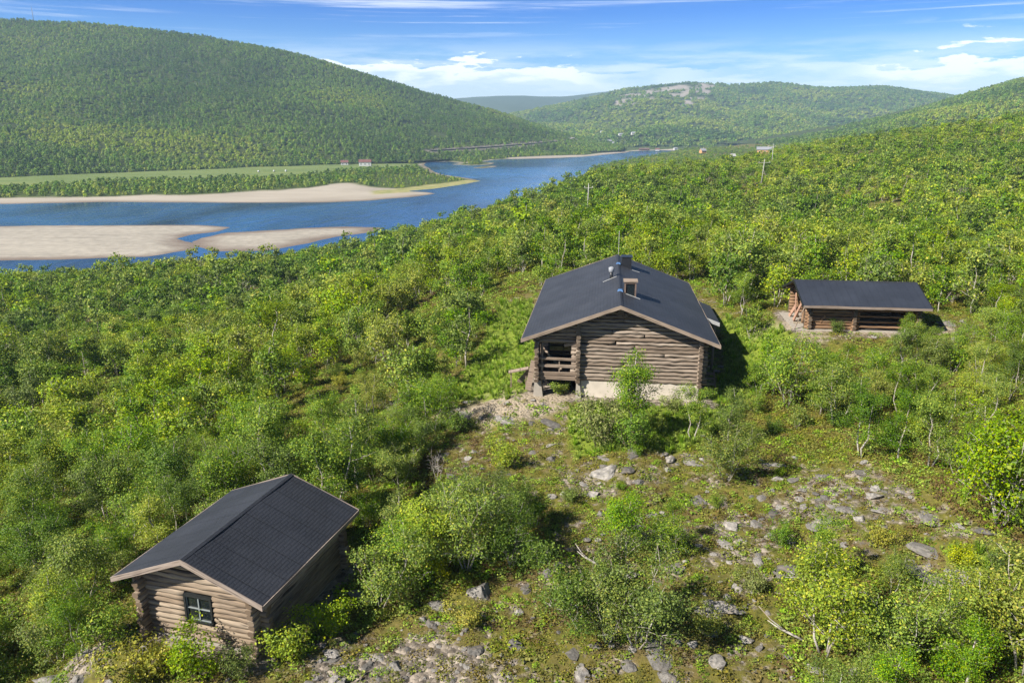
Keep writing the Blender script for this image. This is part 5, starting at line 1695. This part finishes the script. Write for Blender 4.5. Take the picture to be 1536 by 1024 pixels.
# --- open log shelter
zr = SHEL['rF'][2] - SHEL['ground']; slope = SHEL['h'] / SHEL['w']
sh = building(SHEL, 'log_shelter', 'low brown log shelter with long dark seamed roof on the right', 'shelter')
roof_parts(SHEL, sh, ROOF_METAL, DARKW, BLACKM, zr, 0.09, bdrop=0.16, capw=0.10, fascia=False)
b = MB(); b.box(SHEL['w'] + .002, SHEL['w'] + .035, 0, SHEL['L'], zr - SHEL['h'] - .16, zr - SHEL['h'] - .015); b.build('eave_board', PINKB, sh)
b = MB(); b.box(-SHEL['w'] - .035, -SHEL['w'] - .002, 0, SHEL['L'], zr - SHEL['h'] - .16, zr - SHEL['h'] - .015); b.build('eave_board', BLACKM, sh)
LB = [LOGB, ENDD, SHADEBLK]
XN, R_, SPC = 2.28, .115, .215
topz = zr - slope * XN - .2
mb = MB(); z = .14
while z < topz:
    mb.log((XN, .35, z), (XN, 3.75, z), R_ * 1.03); z += SPC
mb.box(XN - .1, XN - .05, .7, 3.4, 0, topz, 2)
mb.build('long_wall', LB, sh)
mb = MB()
for z in (.25, .60, .95, 1.35): mb.log((XN, 3.2, z), (XN, SHEL['L'] - .25, z), .085)
mb.build('railing', LB, sh)
for y in (.62, 3.40, 7.3):
    mb = MB(); z = .03
    while z < topz - .05:
        mb.log((XN - (.5 if y < 7 else .4), y, z), (XN + .38 + rng.uniform(-.06, .06), y, z), R_ * 1.05); z += SPC
    mb.build('corner_logs', LB, sh)
for y, z0 in ((7.3, .03),):
    mb = MB(); z = z0
    while z < zr - .35:
        lim = min(XN + .3, (zr - .2 - z - .1) / slope); mb.log((-lim, y, z), (lim, y, z), R_ * 1.03); z += SPC
    mb.build('gable_wall', LB, sh)
mb = MB(); z = .14
while z < topz: mb.log((-XN, .35, z), (-XN, SHEL['L'] - .2, z), R_ * 1.03); z += SPC
mb.build('long_wall', LB, sh)
mb = MB()
for x in (-XN, -.8, .8): mb.log((x, .62, 0), (x, .62, zr - slope * abs(x) - .2), .09)
mb.build('gable_post', LB, sh)
mb = MB()
for x in (-XN, 0, XN): mb.log((x, .05, zr - slope * abs(x) - .18), (x, SHEL['L'] - .05, zr - slope * abs(x) - .18), .10)
mb.build('purlin', LB, sh)
mb = MB(); mb.log((-XN, .62, zr - slope * XN - .25), (XN, .62, zr - slope * XN - .25), .10); mb.build('tie_beam', LB, sh)
mb = MB(); mb.box(XN - .05, XN + .03, 1.45, 1.62, .45, .95); mb.bar((XN + .12, 1.3, .52), (XN + .13, 1.6, .95), .14, .05, up=(1, 0, 0)); mb.build('leaning_board', LOGB, sh)
fl = MB(); fl.hexa([(-2.2, -.3, -.25), (2.75, -.3, -.25), (2.75, 7.4, -.25), (-2.2, 7.4, -.25), (-2.2, -.3, .02), (2.75, -.3, .02), (2.75, 7.4, .02), (-2.2, 7.4, .02)]); fl.build('floor_slab', CONC, sh, .03)
# timber leaning in the open end and a trestle
PINKT = wood('rosy_split_boards', (0.32, 0.18, 0.12), (0.46, 0.28, 0.20), (0.56, 0.38, 0.28))
tl = ['split board leaning left under the open gable of the shelter', 'split board leaning right under the open gable of the shelter', 'short split board low under the open gable of the shelter', 'long pale pole propped at the open end of the shelter']
for k, (p0, p1, w_) in enumerate((((.5, .2, .1), (-.6, .35, 1.75), .26), ((.4, .1, .1), (1.2, .4, 1.6), .22), ((-1.0, .15, .05), (-.5, .4, .9), .28), ((2.6, -.3, .05), (1.6, .45, 1.3), .09))):
    m = MB(); m.bar(p0, p1, w_, .06, up=(0, 1, .2)); o = m.build('plank', PINKT if k < 3 else BOARD, None, .008)
    o.location = (SHEL['rF'][0], SHEL['rF'][1], SHEL['ground']); o.rotation_euler = (0, 0, -SHEL['yaw']); tag(o, tl[k], 'plank')

# ------------------------------------------------------------------ poles, far buildings, small things
def utility_pole(px, top, base, Y, lean, arm, label, rad=1.0):
    b = at(px, base, Y); t_ = at(px + lean, top, Y)
    h = t_[2] - b[2] + 2.5
    e = empty('utility_pole', (b[0], b[1], b[2] - 2.5), 0, label, 'pole', 'utility poles on the hillside')
    dx = (t_[0] - b[0])
    m = MB(); m.tube([(0, 0, 0), (dx * .5, 0, h * .5), (dx, 0, h)], [.13 * rad, .12 * rad, .10 * rad], 8); m.build('post', POLEM, e)
    if arm:
        m = MB(); m.bar((dx - arm, 0, h - .9), (dx + arm, 0, h - .8), .10, .12); m.build('crossarm', POLEM, e)
        for s in (-.9, 0, .9):
            m = MB(); zz = h - .75 if s else h
            m.tube([(dx + s * arm, 0, zz), (dx + s * arm, 0, zz + .12), (dx + s * arm, 0, zz + .3)], [.04, .10, .05], 8); m.build('insulator', WHITEP, e)


utility_pole(881, 277, 313, 205, 2, 1.15, 'pale utility pole with a crossarm by the river bend')
utility_pole(1142, 240, 270, 250, 5, 1.9, 'leaning pale utility pole with a wide crossarm, the lower of two on the right hillside')
utility_pole(1158, 217, 245, 330, 2, 1.0, 'pale utility pole with a short crossarm, the higher of two beside the grey roofed house')
utility_pole(928, 346, 382, 72, 1, 0, 'thin bare pole rising behind the ridge of the log house', 0.18)


def far_house(px, py, Y, wd, dp, ht, rise, rz_, wall, roof, label, z=None, name='house', win=3, chim=True):
    p = onz(px, py, 2.0 if z is None else z) if Y is None else at(px, py, Y)
    e = empty(name, p - [0, 0, .4], rz_, label, 'house', 'houses along the valley')
    m = MB(); a, b = wd / 2, dp / 2
    m.box(-a, a, -b, b, 0, ht)
    for s in (-1, 1): m.face([len(m.v), len(m.v) + 1, len(m.v) + 2][::1]) if False else None
    m.quad([(-a, -b, ht), (-a, b, ht), (-a, 0, ht + rise)][::-1]); m.quad([(a, -b, ht), (a, b, ht), (a, 0, ht + rise)])
    m.build('wall', wall, e)
    m = MB(); o = .35; k = rise / b
    for s in (-1, 1):
        y0, y1 = 0, s * (b + o)
        P = [(-a - o, y0, ht + rise + .02), (a + o, y0, ht + rise + .02), (a + o, y1, ht - o * k + .02), (-a - o, y1, ht - o * k + .02)]
        if s > 0: P = [P[1], P[0], P[3], P[2]]
        Q = [(x, y, z + .18) for x, y, z in P]
        m.quad(Q[::-1]); m.quad(P)
        for i in range(4): m.quad([P[i], P[(i + 1) % 4], Q[(i + 1) % 4], Q[i]][::-1])
    r = m.build('roof', roof, e)
    if chim: m = MB(); m.box(a * .3, a * .3 + .7, -.35, .35, ht + rise * .6, ht + rise + .9); m.build('chimney', CONC, r)
    for i in range(win):
        x = -a + wd * (i + .5) / win
        m = MB(); m.box(x - .55, x + .55, -b - .04, -b + .02, ht * .35, ht * .75); w = m.build('window', WHITEP, e)
        m = MB(); m.box(x - .43, x + .43, -b - .06, -b - .045, ht * .40, ht * .70); m.build('pane', GLASS, w)


far_house(548, 249, None, 13, 9, 4.6, 2.6, .12, WHITEP, ROOFR, 'white house with a dull red roof at the edge of the far meadow')
far_house(517, 248, None, 8, 7, 3.6, 2.2, .2, WHITEP, ROOFR, 'smaller pale house left of the red roofed one at the far meadow', win=2)
far_house(1147, 231.5, 440, 8.5, 6, 3.0, 1.3, -.3, OCHREH, GREYH, 'ochre house with a grey roof beside the upper utility pole on the right hillside')
far_house(966, 225.5, None, 18, 7, 2.4, 1.8, .1, simple('dark_brown_boards', (0.11, 0.055, 0.04), .8), simple('dull_brown_roof', (0.13, 0.085, 0.07), .8), 'long dark red boathouse at the far end of the river')
far_house(986, 226.0, None, 7, 6, 2.6, 1.8, -.2, WHITEP, ROOFR, 'white house by the water right of the dark red boathouse')
far_house(1013, 224.5, None, 6, 5, 2.4, 1.8, .3, WHITEP, GREYH, 'small white house on the valley floor far right of the boathouse', chim=False)
far_house(1054, 229, 620, 4, 4, 2.0, 1.5, .3, OCHREH, GREYH, 'small ochre cottage with a grey roof, left of the bigger ochre house', win=2)
far_house(1099, 236, 440, 2.2, 2.2, 1.2, 1.0, .2, PALEM, PALEM, 'tiny white hut among trees left of the ochre house', win=1, chim=False)
mid_bv = BVHTree.FromPolygons([tuple(p) for p in HILLS['mid'][0].reshape(-1, 3)], [tuple(f) for f in grid_faces(*HILLS['mid'][0].shape[:2])])
for px, py, wd, lab in ((905, 200, 14, 'long pale house high on the slope above the river end'), (931, 204, 9, 'pale house on the slope right of the long pale one'), (914, 214, 9, 'pale house low on the slope near the river end'),
                        (950, 202, 9, 'grey-white house on the slope, the rightmost of the upper row'), (921, 217, 8, 'white cottage closest to the wooded point')):
    hh = mid_bv.ray_cast(Vector((0, 0, CAMZ)), Vector(ray(px, py)))[0]
    if hh is None: continue
    far_house(px, py, hh[1] - 14, wd, 7, 3.6, 2.4, .2, WHITEP, GREYH, lab)
for k, (px, py) in enumerate(((388, 258.5), (411, 258), (429, 257.5), (578, 252))):
    p = onz(px, py, 3.2); m = MB()
    m.tube([(-.7, 0, .9), (-.62, 0, .9), (0, 0, .9), (.62, 0, .9), (.7, 0, .9)], [.75, .9, .95, .9, .75], 14)
    o = m.build('hay_bale', WHITEP); o.location = p - [0, 0, .1]; o.rotation_euler = (0, 0, .4 * k)
    tag(o, ('white wrapped hay bale on the meadow, leftmost of the row', 'white wrapped hay bale in the middle of the meadow row', 'white wrapped hay bale at the right end of the meadow row', 'white wrapped hay bale right of the red roofed house')[k], 'hay bale', 'hay bales on the far meadow')
lv = HILLS['left'][0]
bvl = BVHTree.FromPolygons([tuple(p) for p in lv.reshape(-1, 3)], [tuple(f) for f in grid_faces(*lv.shape[:2])])
hh = bvl.ray_cast(Vector((0, 0, CAMZ)), Vector(ray(51, 36)))[0]
if hh is not None:
    e = empty('radio_mast', (hh[0], hh[1], hh[2] - 1), 0, 'thin grey radio mast on the crest of the left hill', 'mast')
    m = MB()
    for s in range(3):
        a = s * 2 * PI / 3; m.tube([(.9 * math.cos(a), .9 * math.sin(a), 0), (.3 * math.cos(a), .3 * math.sin(a), 26)], .16, 6)
    m.build('mast_tower', GREYH, e)
    m = MB(); m.tube([(0, 0, 24), (0, 0, 31)], .22, 6); m.build('antenna', GREYH, e)
# fallen branches and dead white stems
for k, (px, py, L_, az, lab) in enumerate(((1478, 752, 1.7, .35, 'bleached fallen branch under the tall birch at the right edge'), (1205, 962, 1.9, 2.2, 'thin dead stick slanting beside the one-trunk birch at the bottom right'), (900, 850, 1.2, 2.4, 'bleached stick over the bottom-centre scrub'))):
    p = ground_px(px, py); m = MB()
    d = np.array([math.cos(az), 0.2, 0.0]); d2 = np.array([math.cos(az + .7), .5, .35])
    h0 = 0.35
    m.tube([(0, 0, 0.05), tuple(d * L_ * .35 + [0, 0, h0 * .6]), tuple(d * L_ * .7 + [0, 0, h0]), tuple(d * L_ + [0, 0, h0 * 1.6])], [.05, .045, .03, .012], 6)
    m.tube([tuple(d * L_ * .4 + [0, 0, h0 * .6]), tuple(d * L_ * .4 + d2 * L_ * .3 + [0, 0, h0]), tuple(d * L_ * .4 + d2 * L_ * .5 + [0, 0, h0 * 1.7])], [.03, .02, .01], 5)
    o = m.build('branch', BARK); o.location = p; tag(o, lab, 'branch')

# ------------------------------------------------------------------ camera, light, sky, air
cam = bpy.data.cameras.new('camera'); co = bpy.data.objects.new('camera', cam); col.objects.link(co)
co.location = (0, 0, CAMZ); co.rotation_euler = (PI / 2 - PITCH, 0, 0)
cam.sensor_width = 36; cam.lens = 36 * F / 1536; cam.clip_end = 20000; cam.clip_start = 0.5
scene.camera = co
SUN_TO = np.array([-0.86, -0.51, 0.0]); SUN_EL = math.radians(40)
SUN_TO /= np.linalg.norm(SUN_TO)
sd = Vector((SUN_TO[0] * math.cos(SUN_EL), SUN_TO[1] * math.cos(SUN_EL), math.sin(SUN_EL)))
sun = bpy.data.lights.new('sun', 'SUN'); sun.energy = 5.0; sun.angle = math.radians(0.5); sun.color = (1.0, 0.94, 0.84)
so = bpy.data.objects.new('sun', sun); col.objects.link(so)
so.rotation_euler = sd.to_track_quat('Z', 'Y').to_euler(); so.location = (-60, -40, 120)

w = bpy.data.worlds.new('World'); scene.world = w; w.use_nodes = True
nt = w.node_tree; nt.nodes.clear()


class WT(NT):
    def __init__(s, t): s.t = t


W = WT(nt)
out = W.n('ShaderNodeOutputWorld')
sky = W.n('ShaderNodeTexSky'); sky.sky_type = 'NISHITA'; sky.sun_disc = False; sky.sun_elevation = SUN_EL
sky.sun_rotation = math.atan2(sd.x, sd.y); sky.altitude = 100; sky.air_density = 1.0; sky.dust_density = 0.4; sky.ozone_density = 2.0
tc = W.n('ShaderNodeTexCoord').outputs['Generated']
nv = W.n('ShaderNodeVectorMath', {'operation': 'NORMALIZE'}, i0=tc).outputs[0]
sx = W.n('ShaderNodeSeparateXYZ', Vector=nv)
el = sx.outputs[2]
az = W.math('ARCTAN2', sx.outputs[0], sx.outputs[1])
tint = W.ramp(W.math('MULTIPLY', el, 2.0, clamp=True), [(0.0, (0.44, 0.50, 0.57)), (0.08, (0.35, 0.47, 0.60)), (0.17, (0.21, 0.385, 0.65)), (0.26, (0.075, 0.24, 0.58)), (0.5, (0.12, 0.24, 0.45)), (1.0, (0.17, 0.215, 0.27))])
skyc = W.mix(1.0, sky.outputs[0], tint, 'MULTIPLY')
# clouds by direction: a low bank of cumulus and thin streaks higher up
def band(lo0, lo1, hi0, hi1):
    """soft band of elevation (sine of the angle above the horizon)"""
    a = W.n('ShaderNodeMapRange', {'interpolation_type': 'SMOOTHSTEP'}, Value=el); a.inputs[1].default_value = lo0; a.inputs[2].default_value = lo1
    b = W.n('ShaderNodeMapRange', {'interpolation_type': 'SMOOTHSTEP'}, Value=el); b.inputs[1].default_value = hi0; b.inputs[2].default_value = hi1; b.inputs[3].default_value = 1.0; b.inputs[4].default_value = 0.0
    return W.math('MULTIPLY', a.outputs[0], b.outputs[0])


def thresh(v, a, b):
    m = W.n('ShaderNodeMapRange', {'interpolation_type': 'SMOOTHSTEP'}, Value=v); m.inputs[1].default_value = a; m.inputs[2].default_value = b
    return m.outputs[0]


cv = W.n('ShaderNodeCombineXYZ', X=W.math('MULTIPLY', az, 16.0), Y=W.math('MULTIPLY', el, 75.0), Z=5.3).outputs[0]
n1 = W.noise(cv, 1.0, 10, 0.58, 0.0)
n2 = W.noise(W.mapv(cv, (0.22, 1.9, 1), (7, 1, 3)), 0.7, 8, 0.66, 0.3)
n3 = W.noise(W.mapv(cv, (0.16, 0.03, 1), (1.13, 9, 4)), 1.0, 2, 0.5)
n4 = W.noise(W.mapv(cv, (0.5, 0.9, 1), (5, 3, 8)), 1.0, 9, 0.6)
# the upper edge of the cumulus bank waves with n3 and billows with n1; its base is flat
top = W.math('MULTIPLY_ADD', W.math('SUBTRACT', n3, 0.5), 0.044, 0.072)
hgt = W.math('SUBTRACT', W.math('MULTIPLY_ADD', W.math('SUBTRACT', n1, 0.5), 0.095, top), el)
cum = W.math('MULTIPLY', thresh(hgt, 0.0, 0.006), W.math('MULTIPLY_ADD', thresh(hgt, 0.012, 0.034), -0.55, 0.95))
cum = W.math('MULTIPLY', cum, thresh(n3, 0.36, 0.52))
veil = W.math('MULTIPLY', thresh(n4, 0.38, 0.62), band(-0.02, 0.02, 0.055, 0.11))
puff = W.math('MULTIPLY', W.math('MULTIPLY', thresh(n1, 0.56, 0.66), band(0.06, 0.075, 0.095, 0.115)), thresh(az, 0.42, 0.52))
cir = W.math('MULTIPLY', W.math('MULTIPLY', thresh(n2, 0.50, 0.72), 0.6), band(0.09, 0.12, 0.3, 0.6))
cf = W.math('MAXIMUM', W.math('MAXIMUM', cum, W.math('MULTIPLY', veil, 0.55)), W.math('MAXIMUM', cir, puff))
bg = W.n('ShaderNodeBackground', Color=W.mix(W.math('MULTIPLY', cf, 0.92), skyc, (5.7, 5.8, 5.9)), Strength=0.115)
nt.links.new(bg.outputs[0], out.inputs['Surface'])

hz = bpy.data.materials.new('thin_valley_haze'); hz.use_nodes = True; hz.node_tree.nodes.clear()
T = WT(hz.node_tree); ho = T.n('ShaderNodeOutputMaterial')
pv_ = T.n('ShaderNodeVolumePrincipled', Color=(0.50, 0.74, 1.0), Density=0.000125); pv_.inputs['Anisotropy'].default_value = 0.0
hz.node_tree.links.new(pv_.outputs[0], ho.inputs['Volume'])
mb = MB(); mb.box(-6500, 5500, -300, 8200, -6, 322)
tag(mb.build('haze', hz), 'thin pale blue summer haze filling the valley', 'haze', kind='stuff')

scene.render.engine = 'CYCLES'
scene.cycles.use_denoising = True; scene.cycles.denoiser = 'OPENIMAGEDENOISE'; scene.cycles.denoising_input_passes = 'RGB_ALBEDO_NORMAL'; scene.cycles.denoising_prefilter = 'NONE'
scene.cycles.max_bounces = 6; scene.cycles.diffuse_bounces = 3; scene.cycles.glossy_bounces = 3; scene.cycles.transmission_bounces = 4; scene.cycles.volume_bounces = 0
scene.cycles.use_adaptive_sampling = False
vs = scene.view_settings; vs.view_transform = 'Standard'; vs.look = 'None'; vs.exposure = 1.12; vs.gamma = 1.0
scene.render.resolution_x = 1024; scene.render.resolution_y = 682
